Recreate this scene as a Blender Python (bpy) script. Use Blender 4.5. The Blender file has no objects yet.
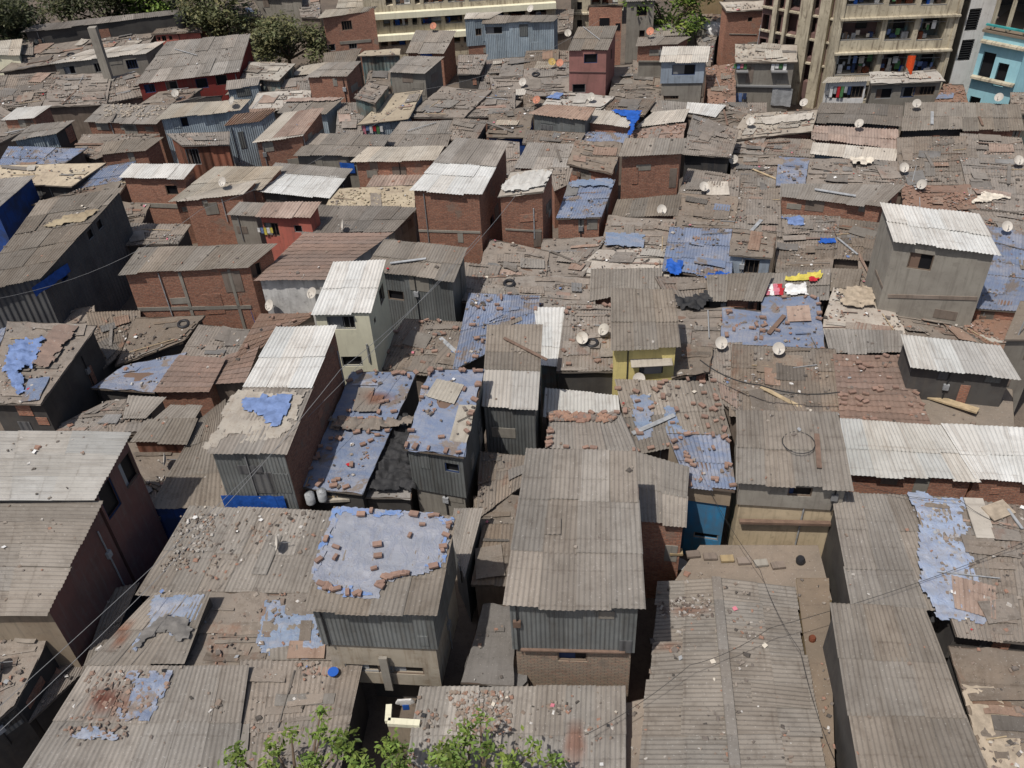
import bpy, math, random
from mathutils import Vector, Matrix, noise
random.seed(11)
R = random.Random(5)
scene = bpy.context.scene
COL = scene.collection
# ------------------------------------------------------------------ camera
F, CX, CY, HC = 926.0, 512.0, 384.0, 31.0
PIT, ROL = math.radians(39.7), math.radians(3.0)
fwd = Vector((0, math.cos(PIT), -math.sin(PIT)))
R0 = Vector((1, 0, 0)); D0 = Vector((0, -math.sin(PIT), -math.cos(PIT)))
IX = R0 * math.cos(ROL) + D0 * math.sin(ROL)
IY = -R0 * math.sin(ROL) + D0 * math.cos(ROL)
EYE = Vector((0, 0, HC))
cd = bpy.data.cameras.new('camera'); cam = bpy.data.objects.new('camera', cd); COL.objects.link(cam)
m = Matrix((IX, -IY, -fwd)).transposed().to_4x4(); m.translation = EYE
cam.matrix_world = m
cd.sensor_width = 36.0; cd.lens = 36.0 * F / 1024.0; cd.clip_end = 3000; cd.clip_start = .5
scene.camera = cam

def ray(px, py): return fwd * F + IX * (px - CX) + IY * (py - CY)
def P(px, py, z):
    d = ray(px, py); t = (z - HC) / d.z
    return EYE + d * t
def proj(p):
    q = p - EYE; w = q.dot(fwd)
    return (CX + F * q.dot(IX) / w, CY + F * q.dot(IY) / w)
TO = {'1': (0, 3.8385), '2': (250, 3.8385), '3': (500, 3.8385), '4': (750, 3.7372)}
TR_ = {'A': 0, 'B': 190, 'C': 380, 'D': 568}
def T(tile, x, y):
    x0, s = TO[tile[1]]
    return (x0 + x / s, TR_[tile[0]] + y / s)
def solve_z(x, y, py):
    lo, hi = 0.0, 28.0
    for _ in range(40):
        mi = (lo + hi) / 2
        if proj(Vector((x, y, mi)))[1] > py: lo = mi
        else: hi = mi
    return lo

# ------------------------------------------------------------------ materials
MATS = {}
def N(nt, t, **k):
    n = nt.nodes.new(t)
    for a, b in k.items():
        if a == 'inp':
            for i, v in b.items(): n.inputs[i].default_value = v
        else: setattr(n, a, b)
    return n
def L(nt, a, b): nt.links.new(a, b)
def newmat(name):
    mt = bpy.data.materials.new(name); mt.use_nodes = True
    nt = mt.node_tree; nt.nodes.clear()
    out = N(nt, 'ShaderNodeOutputMaterial'); b = N(nt, 'ShaderNodeBsdfPrincipled')
    L(nt, b.outputs[0], out.inputs[0]); b.inputs['Specular IOR Level'].default_value = .25
    MATS[name] = mt
    return nt, b
def mixc(nt, fac, a, b, mode='MIX'):
    n = N(nt, 'ShaderNodeMix', data_type='RGBA', blend_type=mode)
    for i, v in ((0, fac), (6, a), (7, b)):
        if hasattr(v, 'links') or hasattr(v, 'is_linked'): L(nt, v, n.inputs[i])
        elif i == 0: n.inputs[0].default_value = v
        else: n.inputs[i].default_value = (*v[:3], 1)
    return n.outputs[2]
def ramp(nt, v, lo, hi, a=0.0, b=1.0):
    n = N(nt, 'ShaderNodeMapRange'); n.inputs[1].default_value = lo; n.inputs[2].default_value = hi
    n.inputs[3].default_value = a; n.inputs[4].default_value = b
    L(nt, v, n.inputs[0]); return n.outputs[0]
def coords(nt, kind='UV'):
    tc = N(nt, 'ShaderNodeTexCoord'); oi = N(nt, 'ShaderNodeObjectInfo')
    sc = N(nt, 'ShaderNodeVectorMath', operation='SCALE'); sc.inputs[3].default_value = 57.0
    cb = N(nt, 'ShaderNodeCombineXYZ'); L(nt, oi.outputs['Random'], cb.inputs[0]); L(nt, oi.outputs['Random'], cb.inputs[2])
    L(nt, cb.outputs[0], sc.inputs[0])
    ad = N(nt, 'ShaderNodeVectorMath', operation='ADD')
    L(nt, tc.outputs['UV' if kind == 'UV' else 'Object'], ad.inputs[0]); L(nt, sc.outputs[0], ad.inputs[1])
    return ad.outputs[0], oi.outputs['Random'], tc
def nz(nt, vec, sx, sy=None, sz=None, detail=4, rough=.6, dist=0.0):
    sy = sx if sy is None else sy; sz = sx if sz is None else sz
    mp = N(nt, 'ShaderNodeVectorMath', operation='MULTIPLY'); mp.inputs[1].default_value = (sx, sy, sz)
    L(nt, vec, mp.inputs[0])
    n = N(nt, 'ShaderNodeTexNoise', inp={'Scale': 1.0, 'Detail': detail, 'Roughness': rough, 'Distortion': dist})
    L(nt, mp.outputs[0], n.inputs['Vector']); return n.outputs['Fac']
def tone(nt):
    a = N(nt, 'ShaderNodeAttribute', attribute_name='tone'); return a.outputs['Color']
def bump(nt, b, h, strength=.4, dist=.02, prev=None):
    n = N(nt, 'ShaderNodeBump'); n.inputs['Strength'].default_value = strength; n.inputs['Distance'].default_value = dist
    L(nt, h, n.inputs['Height'])
    if prev is not None: L(nt, prev, n.inputs['Normal'])
    L(nt, n.outputs[0], b.inputs['Normal']); return n.outputs[0]

def m_roof(name, c1, c2, dirt, dirt_amt=.5, streak=.5, rough=.85, metal=0.0, spots=(.05, .045, .04), spot_amt=.5, bs=.35, rust=0.0):
    nt, b = newmat(name); v, rnd, tc = coords(nt)
    big = nz(nt, v, .45, detail=5); st = nz(nt, v, 5.0, .45, 1, detail=4); fine = nz(nt, v, 22, detail=3); mid = nz(nt, v, 2.2, detail=6, rough=.7)
    c = mixc(nt, ramp(nt, big, .38, .62), c1, c2)
    c = mixc(nt, ramp(nt, st, .5, .72, 0, streak), c, dirt)
    c = mixc(nt, ramp(nt, mid, .5, .72, 0, dirt_amt), c, dirt)
    sp = nz(nt, v, 9, detail=5, rough=.75)
    c = mixc(nt, ramp(nt, sp, .6, .68, 0, spot_amt), c, spots)
    if rust:
        ru = nz(nt, v, .7, .4, 1, detail=6, rough=.7)
        c = mixc(nt, ramp(nt, ru, .58, .68, 0, rust), c, (.16, .055, .025))
    pale = nz(nt, v, 14, detail=2)
    c = mixc(nt, ramp(nt, pale, .66, .7, 0, .45), c, (.42, .4, .37))
    sx = N(nt, 'ShaderNodeSeparateXYZ'); L(nt, tc.outputs['UV'], sx.inputs[0])
    md = N(nt, 'ShaderNodeMath', operation='PINGPONG'); md.inputs[1].default_value = .62; L(nt, sx.outputs[1], md.inputs[0])
    ln = ramp(nt, md.outputs[0], .0, .05, 1, 0); ml = N(nt, 'ShaderNodeMath', operation='MULTIPLY'); L(nt, ln, ml.inputs[0]); L(nt, ramp(nt, mid, .4, .6, 0, .55), ml.inputs[1])
    c = mixc(nt, ml.outputs[0], c, dirt)
    c = mixc(nt, 1.0, c, tone(nt), 'MULTIPLY')
    g = N(nt, 'ShaderNodeHueSaturation'); L(nt, c, g.inputs['Color']); L(nt, ramp(nt, rnd, 0, 1, .8, 1.15), g.inputs['Value']); 
    L(nt, ramp(nt, rnd, 0, 1, 1.15, .75), g.inputs['Saturation'])
    L(nt, g.outputs[0], b.inputs['Base Color']); b.inputs['Roughness'].default_value = rough; b.inputs['Metallic'].default_value = metal
    bm = bump(nt, b, sp, bs, .015); bump(nt, b, fine, .25, .01, bm)
m_roof('r_asb', (.243, .215, .184), (.19, .168, .144), (.108, .088, .07), .5, .5)
m_roof('r_dark', (.175, .155, .135), (.14, .123, .107), (.08, .068, .056), .45, .45)
m_roof('r_light', (.44, .40, .34), (.36, .32, .265), (.2, .17, .14), .4, .5)
m_roof('r_white', (.53, .52, .49), (.43, .42, .39), (.25, .22, .19), .42, .55, rough=.6, spot_amt=.2)
m_roof('r_palewhite', (.42, .405, .38), (.36, .345, .32), (.2, .18, .16), .35, .45, spot_amt=.2)
m_roof('r_clay2', (.32, .175, .12), (.25, .15, .11), (.13, .1, .08), .5, .2, spot_amt=.5, bs=.8)
m_roof('r_pale', (.41, .375, .32), (.31, .275, .235), (.22, .17, .13), .55, .3, spot_amt=.6, bs=.7)
m_roof('r_yel', (.42, .355, .25), (.33, .27, .19), (.17, .13, .1), .6, .3, spot_amt=.5)
m_roof('r_rust', (.245, .165, .125), (.30, .215, .165), (.11, .07, .05), .5, .5, rust=.5)
m_roof('r_messy', (.232, .192, .156), (.192, .166, .141), (.102, .08, .062), .7, .25, spot_amt=.7, bs=1.0, rust=.4)
m_roof('r_messygrey', (.20, .19, .18), (.15, .14, .13), (.08, .075, .07), .5, .3, bs=.8)
m_roof('r_black', (.05, .048, .05), (.035, .034, .036), (.02, .02, .02), .4, .4, rough=.6, bs=.8)
m_roof('r_cement', (.23, .18, .135), (.185, .15, .115), (.13, .1, .08), .4, .1, bs=.3)
m_roof('r_clay', (.235, .158, .124), (.195, .14, .112), (.115, .085, .07), .55, .2, spot_amt=.4)
m_roof('r_brick', (.27, .165, .12), (.23, .16, .125), (.12, .09, .07), .5, .1, spot_amt=.5, bs=.9)

def m_blue(name, cb, cu, lo=.42, hi=.5):
    nt, b = newmat(name); v, rnd, tc = coords(nt)
    mask = nz(nt, v, .9, detail=8, rough=.72); mid = nz(nt, v, 3.5, detail=6, rough=.7); fine = nz(nt, v, 16, detail=4, rough=.7); fade = nz(nt, v, .6, 1.8, 1, detail=7, rough=.7, dist=.6)
    cr = nz(nt, v, 2.2, 1.2, 1, detail=5, rough=.6, dist=.8)
    ab = N(nt, 'ShaderNodeMath', operation='SUBTRACT'); ab.inputs[1].default_value = .5; L(nt, cr, ab.inputs[0]); a2 = N(nt, 'ShaderNodeMath', operation='ABSOLUTE'); L(nt, ab.outputs[0], a2.inputs[0])
    ridge = ramp(nt, a2.outputs[0], 0, .05, 1, 0)
    c = mixc(nt, ramp(nt, fade, .44, .64), cb, (.25, .26, .30))
    c = mixc(nt, ramp(nt, mid, .54, .72, 0, .5), c, (.19, .18, .185))
    c = mixc(nt, ramp(nt, ridge, .2, 1, 0, .3), c, (cb[0] * .65, cb[1] * .75, cb[2]))
    c = mixc(nt, ramp(nt, mask, lo, hi, .0, 1), cu, c)
    c = mixc(nt, ramp(nt, fine, .6, .68, 0, .6), c, (.17, .13, .11))
    c = mixc(nt, 1.0, c, tone(nt), 'MULTIPLY')
    L(nt, c, b.inputs['Base Color']); b.inputs['Roughness'].default_value = .48; b.inputs['Specular IOR Level'].default_value = .4
    bm = bump(nt, b, ridge, .35, .03); bm = bump(nt, b, mid, .35, .04, bm); bump(nt, b, fine, .5, .02, bm)
m_blue('r_blue', (.16, .195, .275), (.19, .158, .138), .40, .45)
m_blue('tarp_blue', (.175, .225, .31), (.2, .19, .19), .26, .31)
m_blue('tarp_grey', (.225, .238, .275), (.2, .19, .19), .24, .29)
m_blue('tarp_rim', (.13, .22, .43), (.24, .25, .29), .44, .5)
m_blue('tarp_fade', (.28, .33, .43), (.3, .3, .32), .36, .42)

def m_cloth(name, c, c2=None, rough=.7, sc=3.0):
    nt, b = newmat(name); v, rnd, tc = coords(nt)
    c2 = c2 or tuple(x * .7 for x in c)
    a = nz(nt, v, sc, detail=5); f = nz(nt, v, sc * 5, detail=4)
    k = mixc(nt, ramp(nt, a, .4, .62), c, c2); k = mixc(nt, 1.0, k, tone(nt), 'MULTIPLY')
    L(nt, k, b.inputs['Base Color']); b.inputs['Roughness'].default_value = rough
    bm = bump(nt, b, a, .6, .05); bump(nt, b, f, .4, .01, bm)
for nme, c in dict(c_black=(.035, .035, .037), c_grey=(.17, .16, .15), c_rag=(.62, .56, .47), c_cement=(.40, .33, .25), c_blue=(.02, .10, .42), c_bluefade=(.16, .23, .42),
                   c_white=(.75, .74, .72), c_red=(.5, .03, .04), c_yellow=(.6, .5, .1), c_pink=(.6, .2, .25), c_orange=(.75, .09, .02), c_rust=(.16, .05, .025), c_teal=(.05, .3, .3),
                   c_navy=(.03, .05, .12), c_brown=(.18, .12, .09), c_wood=(.45, .35, .22), c_rope=(.03, .03, .03), c_green=(.08, .2, .08), c_palegrey=(.34, .35, .36)).items():
    m_cloth(nme, c)

def m_wall(name, c1, c2, stain=(.1, .085, .07), amt=.4, corr=0.0, panel=.15, rough=.85, metal=0.0, bs=.3):
    nt, b = newmat(name); v, rnd, tc = coords(nt)
    big = nz(nt, v, .7, detail=5); st = nz(nt, v, 6, .5, 1, detail=4); mid = nz(nt, v, 3, detail=6, rough=.7); fine = nz(nt, v, 20, detail=3)
    c = mixc(nt, ramp(nt, big, .4, .62), c1, c2)
    c = mixc(nt, ramp(nt, st, .5, .72, 0, amt), c, stain); c = mixc(nt, ramp(nt, mid, .55, .72, 0, amt), c, stain)
    g = N(nt, 'ShaderNodeHueSaturation'); L(nt, c, g.inputs['Color']); L(nt, ramp(nt, rnd, 0, 1, .85, 1.15), g.inputs['Value'])
    col = g.outputs[0]
    pr = None
    if corr:
        sx = N(nt, 'ShaderNodeSeparateXYZ'); L(nt, tc.outputs['UV'], sx.inputs[0])
        ml = N(nt, 'ShaderNodeMath', operation='MULTIPLY'); ml.inputs[1].default_value = 2 * math.pi / corr; L(nt, sx.outputs[0], ml.inputs[0])
        sn = N(nt, 'ShaderNodeMath', operation='SINE'); L(nt, ml.outputs[0], sn.inputs[0])
        pr = bump(nt, b, sn.outputs[0], 1.0, corr * .09)
        dv = N(nt, 'ShaderNodeMath', operation='MULTIPLY'); dv.inputs[1].default_value = 1 / .9; L(nt, sx.outputs[0], dv.inputs[0])
        fl = N(nt, 'ShaderNodeMath', operation='FLOOR'); L(nt, dv.outputs[0], fl.inputs[0])
        wn = N(nt, 'ShaderNodeTexWhiteNoise', noise_dimensions='1D'); L(nt, fl.outputs[0], wn.inputs['W'])
        g2 = N(nt, 'ShaderNodeHueSaturation'); L(nt, col, g2.inputs['Color']); L(nt, ramp(nt, wn.outputs[0], 0, 1, 1 - panel, 1 + panel), g2.inputs['Value']); col = g2.outputs[0]
    L(nt, col, b.inputs['Base Color']); b.inputs['Roughness'].default_value = rough; b.inputs['Metallic'].default_value = metal
    bump(nt, b, mid if bs > .25 else fine, bs, .015, pr)
m_wall('w_conc', (.27, .25, .215), (.22, .20, .172)); m_wall('w_plaster', (.22, .18, .15), (.17, .135, .11), amt=.6)
m_wall('w_plast', (.55, .54, .52), (.36, .35, .34), stain=(.16, .15, .14), amt=.6); m_wall('w_cream', (.74, .71, .54), (.66, .63, .48), amt=.15)
m_wall('w_pink', (.36, .17, .15), (.28, .14, .12), stain=(.2, .11, .1)); m_wall('w_coral', (.50, .15, .11), (.40, .13, .10))
m_wall('w_red', (.22, .035, .03), (.16, .03, .025)); m_wall('w_yellow', (.80, .68, .28), (.72, .6, .25), amt=.2)
m_wall('w_pblue', (.30, .35, .41), (.23, .27, .32)); m_wall('w_beige', (.33, .27, .2), (.27, .21, .15))
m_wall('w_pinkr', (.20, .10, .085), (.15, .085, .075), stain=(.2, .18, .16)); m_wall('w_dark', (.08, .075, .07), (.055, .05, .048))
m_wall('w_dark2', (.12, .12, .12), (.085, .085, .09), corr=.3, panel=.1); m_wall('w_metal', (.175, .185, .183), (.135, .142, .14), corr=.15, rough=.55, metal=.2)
m_wall('w_blue', (.30, .355, .395), (.24, .29, .33), corr=.15, rough=.6); m_wall('w_teal', (.12, .18, .18), (.16, .12, .09), corr=.3, panel=.5)
m_wall('w_rust', (.20, .075, .045), (.13, .06, .04), corr=.5, panel=.45); m_wall('w_shopblue', (.03, .17, .33), (.05, .13, .22)); m_wall('w_tarpk', (.03, .03, .032), (.045, .043, .042), bs=.9)
m_wall('w_tarpb', (.02, .07, .28), (.03, .05, .12), stain=(.03, .03, .05), bs=.9); m_wall('w_creamb', (.50, .445, .335), (.38, .335, .25), stain=(.15, .12, .09), amt=.95)
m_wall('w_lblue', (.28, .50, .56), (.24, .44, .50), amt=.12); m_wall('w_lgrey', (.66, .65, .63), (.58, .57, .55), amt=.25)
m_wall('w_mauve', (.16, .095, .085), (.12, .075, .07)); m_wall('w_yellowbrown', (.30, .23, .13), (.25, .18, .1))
def m_brick(name, plas=.15, c1=(.37, .165, .105), c2=(.25, .11, .075)):
    nt, b = newmat(name); v, rnd, tc = coords(nt)
    bt = N(nt, 'ShaderNodeTexBrick'); L(nt, tc.outputs['UV'], bt.inputs['Vector'])
    bt.inputs['Scale'].default_value = 1.0; bt.inputs['Brick Width'].default_value = .24; bt.inputs['Row Height'].default_value = .09
    bt.inputs['Mortar Size'].default_value = .012; bt.inputs['Mortar Smooth'].default_value = .3; bt.inputs['Bias'].default_value = -.1
    bt.inputs['Color1'].default_value = (*c1, 1); bt.inputs['Color2'].default_value = (*c2, 1); bt.inputs['Mortar'].default_value = (.17, .13, .105, 1)
    mid = nz(nt, v, 2.2, detail=6, rough=.7); big = nz(nt, v, .6, detail=4); f = nz(nt, v, 9, 14, 9, detail=4)
    c = mixc(nt, ramp(nt, mid, .52, .7, 0, .5), bt.outputs['Color'], (.09, .05, .04))
    c = mixc(nt, ramp(nt, f, .48, .62, 0, .6), c, (.40, .24, .17))
    c = mixc(nt, ramp(nt, big, .6, .66, 0, plas * 4), c, (.22, .18, .145))
    g = N(nt, 'ShaderNodeHueSaturation'); L(nt, c, g.inputs['Color']); L(nt, ramp(nt, rnd, 0, 1, .85, 1.2), g.inputs['Value'])
    L(nt, g.outputs[0], b.inputs['Base Color']); b.inputs['Roughness'].default_value = .9
    bm = bump(nt, b, bt.outputs['Fac'], .6, -.015); bump(nt, b, f, .5, .02, bm)
m_brick('w_brickt', .25, (.34, .28, .21), (.30, .245, .185)); m_wall('w_beige2', (.36, .315, .25), (.28, .245, .195), stain=(.15, .1, .06), amt=.6); m_wall('w_cream2', (.50, .41, .28), (.42, .34, .23), stain=(.2, .16, .11), amt=.6)
m_brick('w_brick'); m_brick('w_brick2', .2)
def m_flat(name, c, rough=.7, metal=0.0):
    nt, b = newmat(name); b.inputs['Base Color'].default_value = (*c, 1); b.inputs['Roughness'].default_value = rough; b.inputs['Metallic'].default_value = metal
def m_tone(name, rough=.85):
    nt, b = newmat(name); v, rnd, tc = coords(nt, 'Object')
    f = nz(nt, v, 12, detail=4); c = mixc(nt, ramp(nt, f, .35, .65, 0, .5), tone(nt), (.16, .13, .11))
    L(nt, c, b.inputs['Base Color']); b.inputs['Roughness'].default_value = rough
m_tone('rubble')
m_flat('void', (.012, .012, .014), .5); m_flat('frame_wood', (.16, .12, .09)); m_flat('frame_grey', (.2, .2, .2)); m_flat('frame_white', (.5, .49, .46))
m_wall('dishm', (.52, .49, .44), (.42, .39, .35), stain=(.25, .2, .16), amt=.4); m_wall('dishr', (.48, .2, .13), (.4, .18, .12), amt=.4); m_wall('dishy', (.5, .36, .12), (.4, .3, .12))
m_flat('steel', (.25, .25, .25), .5, .5); m_flat('blackplastic', (.025, .025, .028), .45); m_flat('skin', (.22, .12, .08), .6)
m_wall('brickloose', (.28, .18, .138), (.23, .15, .12), amt=.3, bs=.5)
m_wall('bark', (.14, .1, .07), (.1, .07, .05))
def m_leaf(name, a, bcol):
    nt, b = newmat(name); c = mixc(nt, 1.0, a, tone(nt), 'MULTIPLY')
    L(nt, c, b.inputs['Base Color']); b.inputs['Roughness'].default_value = .55
    tr = N(nt, 'ShaderNodeBsdfTranslucent'); tr.inputs[0].default_value = (*bcol, 1)
    ms = N(nt, 'ShaderNodeMixShader'); ms.inputs[0].default_value = .25
    out = [n for n in nt.nodes if n.type == 'OUTPUT_MATERIAL'][0]
    L(nt, b.outputs[0], ms.inputs[1]); L(nt, tr.outputs[0], ms.inputs[2]); L(nt, ms.outputs[0], out.inputs[0])
m_leaf('leaf_dark', (.075, .082, .048), (.07, .1, .03)); m_leaf('leaf_bright', (.13, .185, .045), (.14, .25, .04)); m_leaf('leaf_olive', (.12, .125, .065), (.1, .12, .05))
def m_ground():
    nt, b = newmat('ground'); v, rnd, tc = coords(nt, 'Object')
    a = nz(nt, v, .5, detail=6); f = nz(nt, v, 6, detail=6, rough=.7)
    c = mixc(nt, ramp(nt, a, .4, .6), (.15, .12, .095), (.11, .09, .075)); c = mixc(nt, ramp(nt, f, .5, .7, 0, .6), c, (.06, .05, .045))
    L(nt, c, b.inputs['Base Color']); b.inputs['Roughness'].default_value = .95; bump(nt, b, f, .5, .05)
m_ground()

# ------------------------------------------------------------------ mesh builder
class MB:
    def __init__(s): s.v = []; s.f = []; s.uv = []; s.t = []; s.mi = []; s.mats = []; s.smooth = []
    def slot(s, m):
        if m not in s.mats: s.mats.append(m)
        return s.mats.index(m)
    def face(s, pts, m, uvs=None, t=(1, 1, 1), smooth=False):
        b = len(s.v); s.v.extend(tuple(p) for p in pts); s.f.append(tuple(range(b, b + len(pts))))
        s.uv.extend(uvs if uvs else [(0, 0)] * len(pts)); s.t.extend([t] * len(pts)); s.mi.append(s.slot(m)); s.smooth.append(smooth)
    def grid(s, rows, m, uvf, t=(1, 1, 1), smooth=True, keep=None):
        b = len(s.v); nr = len(rows); nc = len(rows[0])
        for r in rows: s.v.extend(tuple(p) for p in r)
        k = s.slot(m)
        for i in range(nr - 1):
            for j in range(nc - 1):
                if keep and not keep(i, j): continue
                s.f.append((b + i * nc + j, b + (i + 1) * nc + j, b + (i + 1) * nc + j + 1, b + i * nc + j + 1))
                s.uv.extend([uvf(i, j), uvf(i + 1, j), uvf(i + 1, j + 1), uvf(i, j + 1)]); s.t.extend([t] * 4); s.mi.append(k); s.smooth.append(smooth)
    def box(s, c, sx, sy, sz, m, rot=None, t=(1, 1, 1)):
        c = Vector(c); X = Vector((sx / 2, 0, 0)); Y = Vector((0, sy / 2, 0)); Z = Vector((0, 0, sz / 2))
        if rot is not None: X, Y, Z = rot @ X, rot @ Y, rot @ Z
        q = lambda a, b_, d: c + X * a + Y * b_ + Z * d
        for pts in ([q(-1, -1, 1), q(1, -1, 1), q(1, 1, 1), q(-1, 1, 1)], [q(-1, 1, -1), q(1, 1, -1), q(1, -1, -1), q(-1, -1, -1)],
                    [q(-1, -1, -1), q(1, -1, -1), q(1, -1, 1), q(-1, -1, 1)], [q(1, -1, -1), q(1, 1, -1), q(1, 1, 1), q(1, -1, 1)],
                    [q(1, 1, -1), q(-1, 1, -1), q(-1, 1, 1), q(1, 1, 1)], [q(-1, 1, -1), q(-1, -1, -1), q(-1, -1, 1), q(-1, 1, 1)]):
            w = (pts[1] - pts[0]).length; h = (pts[2] - pts[1]).length
            s.face(pts, m, [(0, 0), (w, 0), (w, h), (0, h)], t)
    def bar(s, a, b_, w, m, h=None, up=Vector((0, 0, 1)), t=(1, 1, 1)):
        a = Vector(a); b_ = Vector(b_); d = b_ - a; l = d.length
        if l < 1e-6: return
        x = d / l; y = up.cross(x)
        if y.length < 1e-3: y = Vector((0, 1, 0)).cross(x)
        y.normalize(); z = x.cross(y); rot = Matrix((x, y, z)).transposed()
        s.box((a + b_) / 2, l, w, h or w, m, rot, t)
    def tube(s, pts, rad, m, n=8, t=(1, 1, 1), cap=True):
        rings = []; pts = [Vector(p) for p in pts]
        for i, p in enumerate(pts):
            d = (pts[min(i + 1, len(pts) - 1)] - pts[max(i - 1, 0)]).normalized()
            a = d.cross(Vector((0, 0, 1)))
            if a.length < .05: a = d.cross(Vector((0, 1, 0)))
            a.normalize(); b_ = d.cross(a); r = rad[i] if isinstance(rad, (list, tuple)) else rad
            rings.append([p + (a * math.cos(2 * math.pi * k / n) + b_ * math.sin(2 * math.pi * k / n)) * r for k in range(n + 1)])
        s.grid(rings, m, lambda i, j: (j / n, i), t)
        if cap:
            s.face(rings[0][:-1], m, None, t); s.face(rings[-1][:-1][::-1], m, None, t)
    def build(s, name, parent=None, loc=None):
        me = bpy.data.meshes.new(name); off = Vector(loc) if loc is not None else Vector((0, 0, 0))
        me.from_pydata([(a - off.x, b - off.y, c - off.z) for a, b, c in s.v], [], s.f)
        uvl = me.uv_layers.new(name='UVMap'); uvl.data.foreach_set('uv', [x for u in s.uv for x in u])
        ca = me.color_attributes.new('tone', 'FLOAT_COLOR', 'CORNER'); ca.data.foreach_set('color', [x for t in s.t for x in (t[0], t[1], t[2], 1.0)])
        me.polygons.foreach_set('material_index', s.mi); me.polygons.foreach_set('use_smooth', s.smooth)
        for mm in s.mats: me.materials.append(MATS[mm])
        me.update()
        o = bpy.data.objects.new(name, me); COL.objects.link(o)
        if parent is not None: o.parent = parent
        elif loc is not None: o.location = off
        return o
def tag(o, label, cat, group=None, kind=None):
    if label: o['label'] = label
    if cat: o['category'] = cat
    if group: o['group'] = group
    if kind: o['kind'] = kind
    return o
def empty(name, loc, label, cat, group=None):
    o = bpy.data.objects.new(name, None); COL.objects.link(o); o.location = loc; o.empty_display_size = .3
    return tag(o, label, cat, group)

# ------------------------------------------------------------------ roof surfaces
ROOFS = []
class Surf:
    def __init__(s, A, B, C, D, kind, label):
        s.A, s.B, s.C, s.D = A, B, C, D; s.kind = kind; s.label = label
        s.W = ((B - A).length + (C - D).length) / 2; s.L = ((D - A).length + (C - B).length) / 2
    def p(s, u, v): return (s.A * (1 - u) + s.B * u) * (1 - v) + (s.D * (1 - u) + s.C * u) * v
    def uv(s, x, y, u=.5, v=.5):
        for _ in range(8):
            q = s.p(u, v); du = (s.B - s.A) * (1 - v) + (s.C - s.D) * v; dv = (s.D - s.A) * (1 - u) + (s.C - s.B) * u
            ex, ey = x - q.x, y - q.y; det = du.x * dv.y - du.y * dv.x
            if abs(det) < 1e-9: break
            u += (ex * dv.y - ey * dv.x) / det; v += (du.x * ey - du.y * ex) / det
            u = max(-3, min(4, u)); v = max(-3, min(4, v))
        return u, v
    def hit(s, px, py):
        z = s.p(.5, .5).z
        for _ in range(6):
            q = P(px, py, z); u, v = s.uv(q.x, q.y); z = s.p(u, v).z
        q = P(px, py, z); return q, u, v
    def nrm(s):
        n = (s.B - s.A + s.C - s.D).cross(s.D - s.A + s.C - s.B).normalized()
        return n if n.z > 0 else -n
def hit(px, py):
    best = None
    for s in ROOFS:
        q, u, v = s.hit(px, py)
        if -.01 <= u <= 1.01 and -.01 <= v <= 1.01 and (best is None or q.z > best[0].z): best = (q, s, u, v)
    if best is None: best = (P(px, py, 2.8), None, 0, 0)
    return best
SAG = {}
RM = dict(a='r_asb', d='r_dark', l='r_light', w='r_white', r='r_rust', g='r_palewhite', t='r_clay', k='r_brick', m='r_messy', b='r_blue', y='r_yel', p='r_pale', c='r_cement', m2='r_messygrey', b2='r_asb')
def tn(rng, s=.12):
    k = 1 + rng.uniform(-s, s); h = rng.uniform(-.03, .03); return (k * (1 + h), k, k * (1 - h))
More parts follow.
